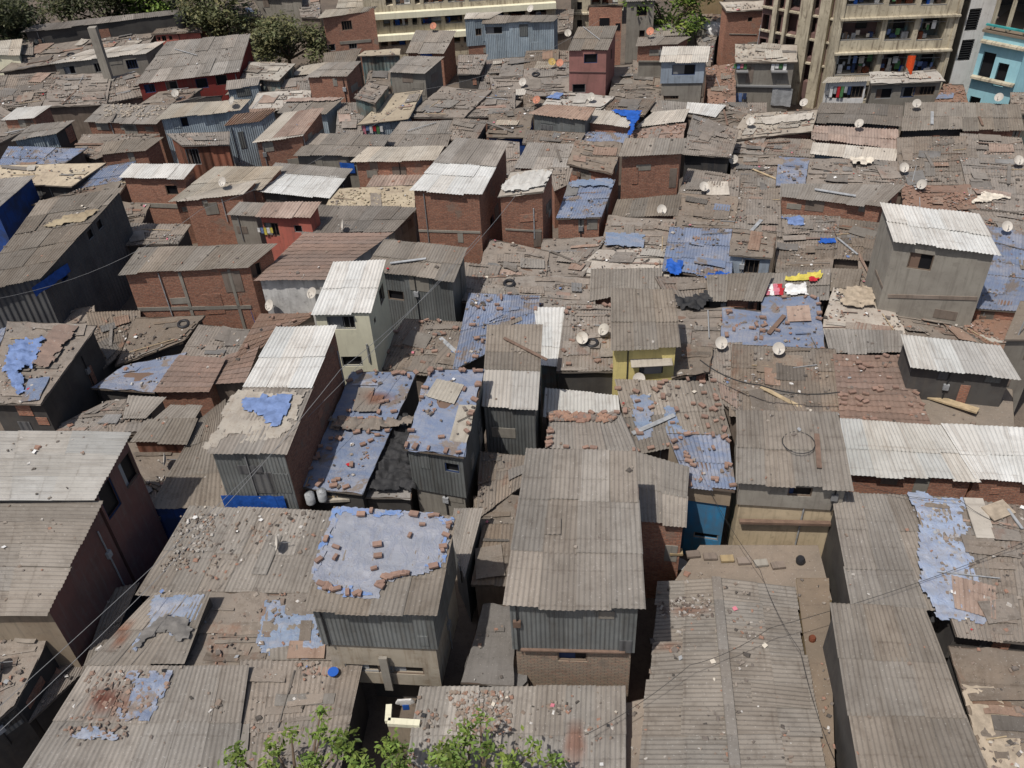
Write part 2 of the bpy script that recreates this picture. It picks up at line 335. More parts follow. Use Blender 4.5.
def build_roof(S, kind, rng, cov=None, name='roof', parent=None):
    mb = MB(); W, Ln = S.W, S.L; nrm = S.nrm()
    def matat(u, v):
        if cov:
            for k, (a, b, c, d) in cov:
                if a <= u <= c and b <= v <= d: return RM[k]
        return RM[kind]
    seed = rng.random() * 100
    if kind in 'adlwrg' or kind == 'b2' or (kind == 'm' and rng.random() < .5) or (kind == 'b' and rng.random() < .5):
        pitch, amp = .165, .021
        nc = max(1, round(W / 1.02)); nr = max(1, round(Ln / 2.1)); vsplit = None
        if kind == 'r': pitch, amp = .2, .03
        if Ln / nr > 2.2: nr += 1
        rowy = [i / nr for i in range(nr + 1)]
        if cov:
            for k, (a, b, c, d) in cov:
                for x in (b, d):
                    if .03 < x < .97:
                        j = min(range(1, len(rowy) - 1), key=lambda i: abs(rowy[i] - x)) if len(rowy) > 2 else None
                        if j: rowy[j] = x
                        else: rowy.insert(1, x); 
        nr = len(rowy) - 1
        for i in range(nr):
            for j in range(nc):
                u0, u1 = j / nc, (j + 1) / nc; v0, v1 = rowy[i], rowy[i + 1]
                last = i == nr - 1
                e0 = rng.uniform(-.02, .05) / Ln; e1 = (rng.uniform(-.08, .10) if last else rng.uniform(.05, .16)) / Ln
                a0 = rng.gauss(0, .009); tw = rng.gauss(0, .014); lift = .032
                t = tn(rng, .13 if S.label != 'hall' else .05)
                if kind in 'ad' and S.label != 'hall' and rng.random() < .05: t = tuple(x * 1.3 for x in t)
                m = matat((u0 + u1) / 2, (v0 + v1) / 2)
                if m in ('r_white',): t = tn(rng, .04)
                ncol = max(6, round((u1 - u0) * W / pitch * 6)); nv = max(2, round((v1 - v0) * Ln / .55))
                rows = []
                sk = rng.gauss(0, .018)
                for r in range(nv + 1):
                    q = r / nv; v = (v0 - e0) + (v1 + e1 - v0 + e0) * q; row = []
                    for c in range(ncol + 1):
                        uu = c / ncol; u = u0 + (u1 + .05 / W - u0) * uu; uk = u + sk * q / W
                        p = S.p(uk, v)
                        off = amp * math.sin(2 * math.pi * u * W / pitch) + lift * q + a0 + tw * (uu - .5) + j % 2 * .004
                        off += .045 * noise.noise(Vector((u * W * .35, v * Ln * .35, seed)))
                        row.append(p + nrm * off)
                    rows.append(row)
                uvf = (lambda r, c, u0=u0, u1=u1, v0=v0, v1=v1, ncol=ncol, nv=nv: ((u0 + (u1 - u0) * c / ncol) * W, (v0 + (v1 - v0) * r / nv) * Ln))
                mb.grid(rows, m, uvf, t)
        # battens / patched sheets
        if kind in 'adr' and W * Ln > 8:
            for _ in range(int(W * Ln / 22)):
                patch(mb, S, rng, RM[kind], pitch, amp, seed)
    elif kind == 't':
        pitch = .24; row = .34; nv = max(2, int(Ln / row)); ncol = max(6, int(W / pitch * 5))
        for r in range(nv):
            q0, q1 = r / nv, (r + 1.25) / nv; t = tn(rng, .1); rows = []
            for k in (0, 1):
                v = (q0, q1)[k]; rr = []
                for c in range(ncol + 1):
                    u = c / ncol; cell = int(u * W / pitch)
                    jig = noise.noise(Vector((cell * 1.7, r * 2.3, seed)))
                    off = .03 * abs(math.sin(math.pi * u * W / pitch)) + (.0, .035)[k] + .02 * jig + .06 * noise.noise(Vector((u * W * .4, v * Ln * .4, seed)))
                    rr.append(S.p(u, v + (.02 * jig if k else 0)) + nrm * off)
                rows.append(rr)
            mb.grid(rows, 'r_clay', lambda i, j: (j / ncol * W, (q0 if i == 0 else q1) * Ln), t)
    elif kind in 'mkbpyc' or kind == 'm2':
        st = .24 if W * Ln < 60 else .34
        ncol = max(3, round(W / st)); nv = max(3, round(Ln / st)); rows = []
        A = .09 if kind not in 'cy' else .02
        for r in range(nv + 1):
            v = r / nv; rr = []
            for c in range(ncol + 1):
                u = c / ncol; ed = (.10 if kind != 'c' else .02)
                eu = noise.noise(Vector((seed, v * Ln * 1.3, 3))) * ed / W * (1 if c in (0, ncol) else 0)
                ev = noise.noise(Vector((seed, u * W * 1.3, 9))) * ed * 1.6 / Ln * (1 if r in (0, nv) else 0)
                off = A * noise.noise(Vector((u * W * .6, v * Ln * 1.1, seed))) + A * .5 * noise.noise(Vector((u * W * 1.5, v * Ln * 3, seed + 5)))
                rr.append(S.p(u + eu, v + ev) + nrm * off)
            rows.append(rr)
        def key(r, c): return matat(c / ncol, r / nv)
        ms = set(key(r, c) for r in range(nv) for c in range(ncol))
        for mm in ms:
            mb.grid(rows, mm, lambda i, j: (j / ncol * W, i / nv * Ln), tn(rng, .08), keep=lambda i, j: key(i, j) == mm)
    if kind in ('m', 'k', 'b', 'p', 'y', 'm2'):
        if True:
            for _ in range(int(W * Ln / {'m': 3.6, 'k': 6, 'b': 9, 'p': 3.5, 'y': 8, 'm2': 5}.get(kind, 3))):
                patch(mb, S, rng, None, .165, .014, seed, kind)
            for _ in range(int(W * Ln / {'m': 1.9, 'k': 4, 'b': 7, 'p': 2, 'y': 6, 'm2': 2.5}.get(kind, 3))):
                strip(mb, S, rng, RM[kind], seed)
            for _ in range(int(W * Ln / 9)):
                u, v = rng.random(), rng.random(); a = S.p(u, v) + nrm * .09; an = rng.choice([0, 0, 0, 1.57]) + rng.gauss(0, .15); l = rng.uniform(.6, 2.4)
                du = math.cos(an) * l / W; dv = math.sin(an) * l / Ln
                b_ = S.p(min(1, max(0, u + du)), min(1, max(0, v + dv))) + nrm * .1
                mb.bar(a, b_, .035, rng.choice(['c_wood', 'c_brown', 'r_dark', 'c_palegrey']), .03)
    # eave fascia edge
    th = .035
    pts = [S.A, S.B, S.C, S.D]
    em = 'r_messy' if kind in ('m', 'k', 'b', 'p', 'y', 'm2', 'c') else RM[kind]
    if kind in ('m', 'k', 'b', 'p', 'y', 'm2', 'c'):
        for i in range(4):
            a, b_ = pts[i], pts[(i + 1) % 4]; n = max(2, int((b_ - a).length / .6)); up = [a.lerp(b_, k / n) + Vector((0, 0, .02)) for k in range(n + 1)]
            dn = [q - Vector((0, 0, .1 + .05 * noise.noise(q * 1.5))) for q in up]
            mb.grid([up, dn], em, lambda i, j: (j, i), (.8, .8, .8))
        mb.face([q - Vector((0, 0, .07)) for q in pts], 'c_brown')
    return mb.build(name, parent)
def strip(mb, S, rng, m, seed):
    W, Ln = S.W, S.L; nrm = S.nrm(); l = rng.uniform(.5, 2.4); w = rng.uniform(.12, .5)
    if l > W * .7: l = W * .7
    u0 = rng.uniform(0, 1 - l / W); v0 = rng.random() * (1 - w / Ln); n = 6; rows = []; off = rng.uniform(.025, .05); sk = rng.gauss(0, .05); up = rng.uniform(0, .05)
    for r in range(3):
        rr = []
        for c in range(n + 1):
            u = u0 + l / W * c / n; v = v0 + (w * r / 2 + sk * c / n * l) / Ln + .04 * noise.noise(Vector((u * W * 3, r * 5, seed + v0 * 9))) / Ln * (r != 1)
            z = off + .03 * noise.noise(Vector((u * W * 2, v * Ln * 4, seed))) + (up if r == 2 else (-.02 if r == 0 else .01)) + .09 * noise.noise(Vector((u * W * .6, v * Ln * 1.1, seed)))
            rr.append(S.p(u, v) + nrm * z)
        rows.append(rr)
    if rng.random() < .25: m = rng.choice(['r_messygrey', 'r_rust', 'r_asb', 'r_brick', 'r_dark'])
    mb.grid(rows, m, lambda i, j: (u0 * W + j * l / n, v0 * Ln + i * w / 2), tn(rng, .22))
def patch(mb, S, rng, mat, pitch, amp, seed, kind=None):
    W, Ln = S.W, S.L; nrm = S.nrm(); w = rng.uniform(.5, 1.4); l = rng.uniform(.5, 2.2)
    if kind: w *= 1.1; l *= .8
    if kind and rng.random() < .5: w, l = l, w * .7
    if w > W * .8 or l > Ln * .8: return
    u = rng.uniform(w / 2 / W, 1 - w / 2 / W); v = rng.uniform(l / 2 / Ln, 1 - l / 2 / Ln); an = rng.gauss(0, .12 if kind else .04)
    corr = mat is not None or rng.random() < .4
    m = mat or rng.choice(['r_messy', 'r_messy', 'r_asb', 'r_dark', 'r_messy', 'r_rust', 'r_messygrey', 'r_light' if rng.random() < .4 else 'r_asb'] + (['r_blue'] if kind == 'b' else []) + (['r_blue'] if rng.random() < .1 else []))
    if kind in ('p',) and rng.random() < .6: m = 'r_pale'
    base = (.05 if mat else .07) + rng.uniform(0, .03); cu = rng.uniform(0, .09) if kind else .01
    nc = max(2, int(w / pitch * 6)) if corr else 5; nr = 3; rows = []; sh = rng.choice([0, 1])
    for r in range(nr + 1):
        rr = []
        for c in range(nc + 1):
            x = (c / nc - .5) * w; y = (r / nr - .5) * l; X = x * math.cos(an) - y * math.sin(an); Y = x * math.sin(an) + y * math.cos(an)
            off = base + (amp * math.sin(2 * math.pi * (u * W + x) / pitch) if corr else .03 * noise.noise(Vector((x * 3, y * 3, seed + u)))) + cu * ((r / nr) if sh else (1 - c / nc)) ** 3
            uu, vv = u + X / W, v + Y / Ln
            off += .045 * noise.noise(Vector((uu * W * .35, vv * Ln * .35, seed))) if not kind else .09 * noise.noise(Vector((uu * W * .6, vv * Ln * 1.1, seed)))
            rr.append(S.p(uu, vv) + nrm * off)
        rows.append(rr)
    mb.grid(rows, m, lambda i, j: (u * W + j * w / nc, v * Ln + i * l / nr), tn(rng, .14))

# ------------------------------------------------------------------ walls
def wall_face(mb, p0, p1, z0, zt0, zt1, holes, m, rev=.16, out=None):
    """p0->p1 with the outside on the right-hand side seen from above (outward normal = out)"""
    d = Vector((p1.x - p0.x, p1.y - p0.y, 0)); Ls = d.length
    if Ls < .05: return
    dx = d / Ls; n = out
    pt = lambda s, z, dep=0: Vector((p0.x, p0.y, 0)) + dx * s + Vector((0, 0, z)) - n * dep
    top = lambda s: zt0 + (zt1 - zt0) * s / Ls
    hs = [h for h in holes if h[0] > .03 and h[2] < Ls - .03 and h[1] > z0 + .03 and h[3] < min(zt0, zt1) - .03]
    ss = sorted({0, Ls, *[h[0] for h in hs], *[h[2] for h in hs]}); zs = sorted({z0, *[h[1] for h in hs], *[h[3] for h in hs]})
    for i in range(len(ss) - 1):
        a, b = ss[i], ss[i + 1]
        for j in range(len(zs)):
            za = zs[j]; zb = zs[j + 1] if j + 1 < len(zs) else None
            cs = (a + b) / 2
            if zb is not None:
                cz = (za + zb) / 2
                if any(h[0] < cs < h[2] and h[1] < cz < h[3] for h in hs): continue
                mb.face([pt(a, za), pt(b, za), pt(b, zb), pt(a, zb)], m, [(a, za), (b, za), (b, zb), (a, zb)])
            else:
                mb.face([pt(a, za), pt(b, za), pt(b, top(b)), pt(a, top(a))], m, [(a, za), (b, za), (b, top(b)), (a, top(a))])
    for (a, za, b, zb) in hs:
        for q in ([pt(a, za), pt(b, za), pt(b, za, rev), pt(a, za, rev)], [pt(a, zb, rev), pt(b, zb, rev), pt(b, zb), pt(a, zb)],
                  [pt(a, za, rev), pt(a, zb, rev), pt(a, zb), pt(a, za)], [pt(b, za), pt(b, zb), pt(b, zb, rev), pt(b, za, rev)]):
            mb.face(q, m, [(0, 0), (.3, 0), (.3, .3), (0, .3)])
    return hs, pt
def make_window(parent, pt, h, rng, back='void', rev=.16, bars=True, frame=None):
    bars = rng.random() < .35
    a, za, b, zb = h; fr = frame or rng.choice(['frame_wood', 'frame_grey', 'frame_wood', 'c_navy']); w = .045
    mb = MB(); e = .05
    for q in ((pt(a, za + w / 2, e), pt(b, za + w / 2, e)), (pt(a, zb - w / 2, e), pt(b, zb - w / 2, e)), (pt(a + w / 2, za + w, e), pt(a + w / 2, zb - w, e)), (pt(b - w / 2, za + w, e), pt(b - w / 2, zb - w, e))):
        mb.bar(q[0], q[1], w, fr)
    if bars:
        k = max(1, int((b - a) / .3))
        for i in range(1, k + 1):
            s = a + (b - a) * i / (k + 1); mb.bar(pt(s, za + w, e), pt(s, zb - w, e), .02, fr)
    o = mb.build('window', parent)
    m2 = MB(); m2.face([pt(a, za, rev - .01), pt(b, za, rev - .01), pt(b, zb, rev - .01), pt(a, zb, rev - .01)], back)  # near-black sheet paints the darkness of the room behind the opening
    if rng.random() < .5 and (b - a) > .5:
        s = a + (b - a) * rng.uniform(.25, .6); m2.face([pt(a, za, rev - .03), pt(s, za, rev - .03), pt(s, zb, rev - .03), pt(a, zb, rev - .03)], rng.choice(['c_navy', 'frame_grey', 'c_brown', 'c_palegrey']))
    m2.build('pane', o)
    return o
def plane_sz(p0, p1, px, py):
    d = Vector((p1.x - p0.x, p1.y - p0.y, 0)).normalized(); n = Vector((d.y, -d.x, 0))
    r = ray(px, py); t = (Vector((p0.x, p0.y, 0)) - EYE).dot(n) / r.dot(n); q = EYE + r * t
    return (q - Vector((p0.x, p0.y, 0))).dot(d), q.z
WM = lambda w: 'w_' + w
def hut(line, idx):
    tile, cs, zspec, rk, wk, opts, label = line.split('|')
    rng = random.Random(idx * 7 + 3); o = {}
    for k in opts.split(';'):
        if '=' in k and not k.startswith('W='): a, b = k.split('=', 1); o[a] = b
    wins = []
    for k in (opts.split('W=', 1)[1].split(';') if 'W=' in opts else []):
        if ':' in k and k[:2] in ('f:', 'r:', 'l:'):
            nums = [float(x) for x in k[2:].split(',')]
            if len(nums) == 4: wins.append((k[0], *nums))
    for k in (opts.split('W=', 1)[1].split(';') if 'W=' in opts else []):
        if '=' in k: a, b = k.split('=', 1); o[a] = b
    px = [T(tile, *map(float, c.split(','))) for c in cs.split()]
    rise = float(o.get('r', .35)) if rk != 'c' else .05
    if 'z' in o: zn = float(o['z'])
    elif zspec[0] == 'd':
        s = TO[tile[1]][1]; d = float(zspec[1:]) / s
        mx, my = (px[2][0] + px[3][0]) / 2, (px[2][1] + px[3][1]) / 2
        vx, vy = 570 - mx, 1500 - my; k = d / math.hypot(vx, vy)
        q = P(mx + vx * k, my + vy * k, 2.65); zn = solve_z(q.x, q.y, my)
        zn = max(2.8, zn)
    else: zn = float(zspec)
    jit = lambda: rng.uniform(-.06, .06)
    zf = zn + rise
    A, B = P(*px[0], zf + jit()), P(*px[1], zf + jit()); C_, D_ = P(*px[2], zn + jit()), P(*px[3], zn + jit())
    S = Surf(A, B, C_, D_, rk, label)
    if 'z' not in o and zn < 3.45 and 'nx' not in o:
        ex = (.22 if rk in 'mkbpyc' else .1); n_ = .45 if rk in ('m', 'k', 'b', 'p', 'c') else .12
        a, b2_ = ex / S.W, ex / S.L; c2_ = n_ / S.L
        A, B, C_, D_ = S.p(-a, -b2_), S.p(1 + a, -b2_), S.p(1 + a, 1 + c2_), S.p(-a, 1 + c2_)
        S = Surf(A, B, C_, D_, rk, label)
    S.walls = {}; S.idx = idx; ROOFS.append(S); S.root = None
    kindn = {'brick': 'brick_hut', 'brick2': 'brick_house', 'conc': 'concrete_house', 'metal': 'metal_hut', 'blue': 'metal_hut', 'cream': 'plastered_house', 'pink': 'plastered_house', 'yellow': 'plastered_house',
             'pblue': 'plastered_house', 'rust': 'metal_hut', 'plast': 'plastered_house', 'coral': 'plastered_house', 'red': 'plastered_house'}.get(wk, 'shack')
    ctr = (A + B + C_ + D_) / 4
    root = empty(kindn, (ctr.x, ctr.y, 0), label, 'house' if 'house' in kindn else 'hut')
    root_inv = Matrix.Translation((-ctr.x, -ctr.y, 0))
    parts = []
    cov = None
    if 'cov' in o:
        k, v = o['cov'].split(':'); a, b, c, d = map(float, v.split(',')); cov = [(k, (a, b, c, d))]
    parts.append(build_roof(Surf(B, C_, D_, A, rk, label) if 'cc' in o else S, rk, rng, cov))
    # walls
    oh = .16 if S.W > 3 else .1
    iu, iv = oh / S.W, oh / S.L
    ins = lambda e, f: [S.p(iu + e / S.W, iv + e / S.L), S.p(1 - iu - e / S.W, iv + e / S.L), S.p(1 - iu - e / S.W, 1 - iv * f - e / S.L), S.p(iu + e / S.W, 1 - iv * f - e / S.L)]
    q = ins(0, 1.6)
    drop = .06 if rk not in ('m', 'k', 'b', 'p', 'y', 'm2', 'c') else .09
    zsplit = None
    if 'lo' in o: lom, loh = o['lo'].split(':'); zsplit = 2.65 + float(loh) if float(loh) < 2.4 or True else 0; zsplit = 2.65 + float(loh) * 1.0
    if zsplit and zsplit > zn - .6: zsplit = zn - .6 if zn > 3.6 else None
    ctrv = ctr
    def outn(a, b):
        d = Vector((b.x - a.x, b.y - a.y, 0)).normalized(); n = Vector((d.y, -d.x, 0))
        return n if (Vector(((a.x + b.x) / 2, (a.y + b.y) / 2, 0)) - Vector((ctrv.x, ctrv.y, 0))).dot(n) > 0 else -n
    sides = {'f': (3, 2), 'r': (2, 1), 'b': (1, 0), 'l': (0, 3)}
    mats = {k: wk for k in 'frbl'}
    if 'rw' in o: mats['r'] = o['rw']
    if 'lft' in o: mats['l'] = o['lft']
    seglist = [(ins(0, 1.6), 0 if zsplit is None else zsplit, None, None)]
    zb = 2.3 if 'open' in o else 0
    if zsplit is not None: seglist.append((ins(.1, 1.6), zb, zsplit, lom))
    if zb: seglist.append((ins(1.0, 1.6), 0, zb, 'dark'))  # set-back ground floor coloured dark to give the shade of the open passage
    for si, (qq, z0, ztop, mm) in enumerate(seglist):
        bymat = {}
        for k, (i, j) in sides.items(): bymat.setdefault(mm or mats[k], []).append(k)
        for mk, ks in bymat.items():
            mb = MB(); todo = []
            for k in ks:
                i, j = sides[k]; p0, p1 = qq[i], qq[j]; n = outn(p0, p1)
                t0, t1 = (ztop, ztop) if ztop else (p0.z - drop, p1.z - drop)
                hs = []
                for (side, x, y, w, h) in wins:
                    if side != k: continue
                    s, z = plane_sz(p0, p1, *T(tile, x, y))
                    inlow = ztop is not None
                    if zsplit is not None and (z < zsplit) != inlow: continue
                    Lq = math.hypot(p1.x - p0.x, p1.y - p0.y); mt = min(t0, t1)
                    w = min(w, Lq - .2); h = min(h, mt - z0 - .2)
                    s = max(w / 2 + .06, min(Lq - w / 2 - .06, s)); z = max(z0 + h / 2 + .06, min(mt - h / 2 - .06, z))
                    hs.append((s - w / 2, z - h / 2, s + w / 2, z + h / 2))
                S.walls.setdefault(k, (p0.copy(), p1.copy(), n))
                r = wall_face(mb, p0, p1, z0, t0, t1, hs, WM(mk), out=n)
                if r:
                    for h_ in r[0]: todo.append((r[1], h_))
            nm = 'wall' if si == 0 and ks[0] == 'f' else ('lower_wall' if si else 'side_wall')
            if mb.f: parts.append(mb.build(nm, None))
            for k in (x for x in ks if x in 'fr'):
                i, j = sides[k]; p0, p1 = qq[i], qq[j]; n = outn(p0, p1); Lq = math.hypot(p1.x - p0.x, p1.y - p0.y); tz = ztop if ztop else min(p0.z, p1.z) - drop - .1
                if Lq < 1.5 or tz - max(z0, 2.2) < .7: continue
                dd = Vector((p1.x - p0.x, p1.y - p0.y, 0)) / Lq; hz = [h_ for pt_, h_ in todo if (pt_(0, 0) - Vector((p0.x, p0.y, 0))).length < .01]
                rot = Matrix((dd, -n, Vector((0, 0, 1)))).transposed(); pm = MB()
                for _ in range(rng.randint(1, 2 + int(Lq / 2.5))):
                    a_ = rng.uniform(.2, Lq - .5); w2 = min(rng.uniform(.3, 1.1), Lq - a_ - .1); zb_ = rng.uniform(max(z0, 2.2), tz - .4); h2 = min(rng.uniform(.3, 1.3), tz - zb_)
                    if any(a_ < q4[2] + .1 and a_ + w2 > q4[0] - .1 and zb_ < q4[3] + .1 and zb_ + h2 > q4[1] - .1 for q4 in hz) or w2 < .15: continue
                    c_ = Vector((p0.x, p0.y, 0)) + dd * (a_ + w2 / 2) + Vector((0, 0, zb_ + h2 / 2)) + n * .012
                    m2_ = {'brick': ['w_conc', 'w_plaster', 'w_brick2', 'w_conc'], 'metal': ['w_metal', 'w_dark2', 'w_conc', 'w_metal'], 'blue': ['w_blue', 'w_metal', 'w_blue'], 'conc': ['w_plaster', 'w_conc'], 'dark': ['w_dark2', 'w_plaster', 'w_metal', 'w_brick']}.get(mk)
                    if m2_: pm = MB(); pm.box(c_, w2, .03, h2, rng.choice(m2_), rot); parts.append(pm.build('wall_patch', None))
                if rng.random() < .45:
                    a_ = rng.uniform(.15, Lq - .15); pm = MB()
                    if not any(q4[0] - .1 < a_ < q4[2] + .1 for q4 in hz):
                        c_ = Vector((p0.x, p0.y, 0)) + dd * a_ + n * .05; pm = MB(); pm.bar(c_ + Vector((0, 0, max(z0, 1.8))), c_ + Vector((0, 0, tz)), .045, rng.choice(['c_black', 'c_palegrey', 'frame_grey'])); parts.append(pm.build('pipe', None)); pm = MB()
                        if rng.random() < .5: pm.box(c_ + Vector((0, 0, max(z0, 2.2) + (tz - max(z0, 2.2)) * .6)), .25, .12, .3, rng.choice(['frame_grey', 'c_brown', 'c_palegrey']), rot)
                if pm.f and len(pm.f) == 6 and pm.mats[0] in ('frame_grey', 'c_brown', 'c_palegrey'): parts.append(pm.build('meter_box', None))
            for pt, h_ in todo: parts.append(make_window(None, pt, h_, rng))
    for p_ in parts: p_.parent = root; p_.matrix_parent_inverse = root_inv
    S.root = root; S.inv = root_inv
    return root, S

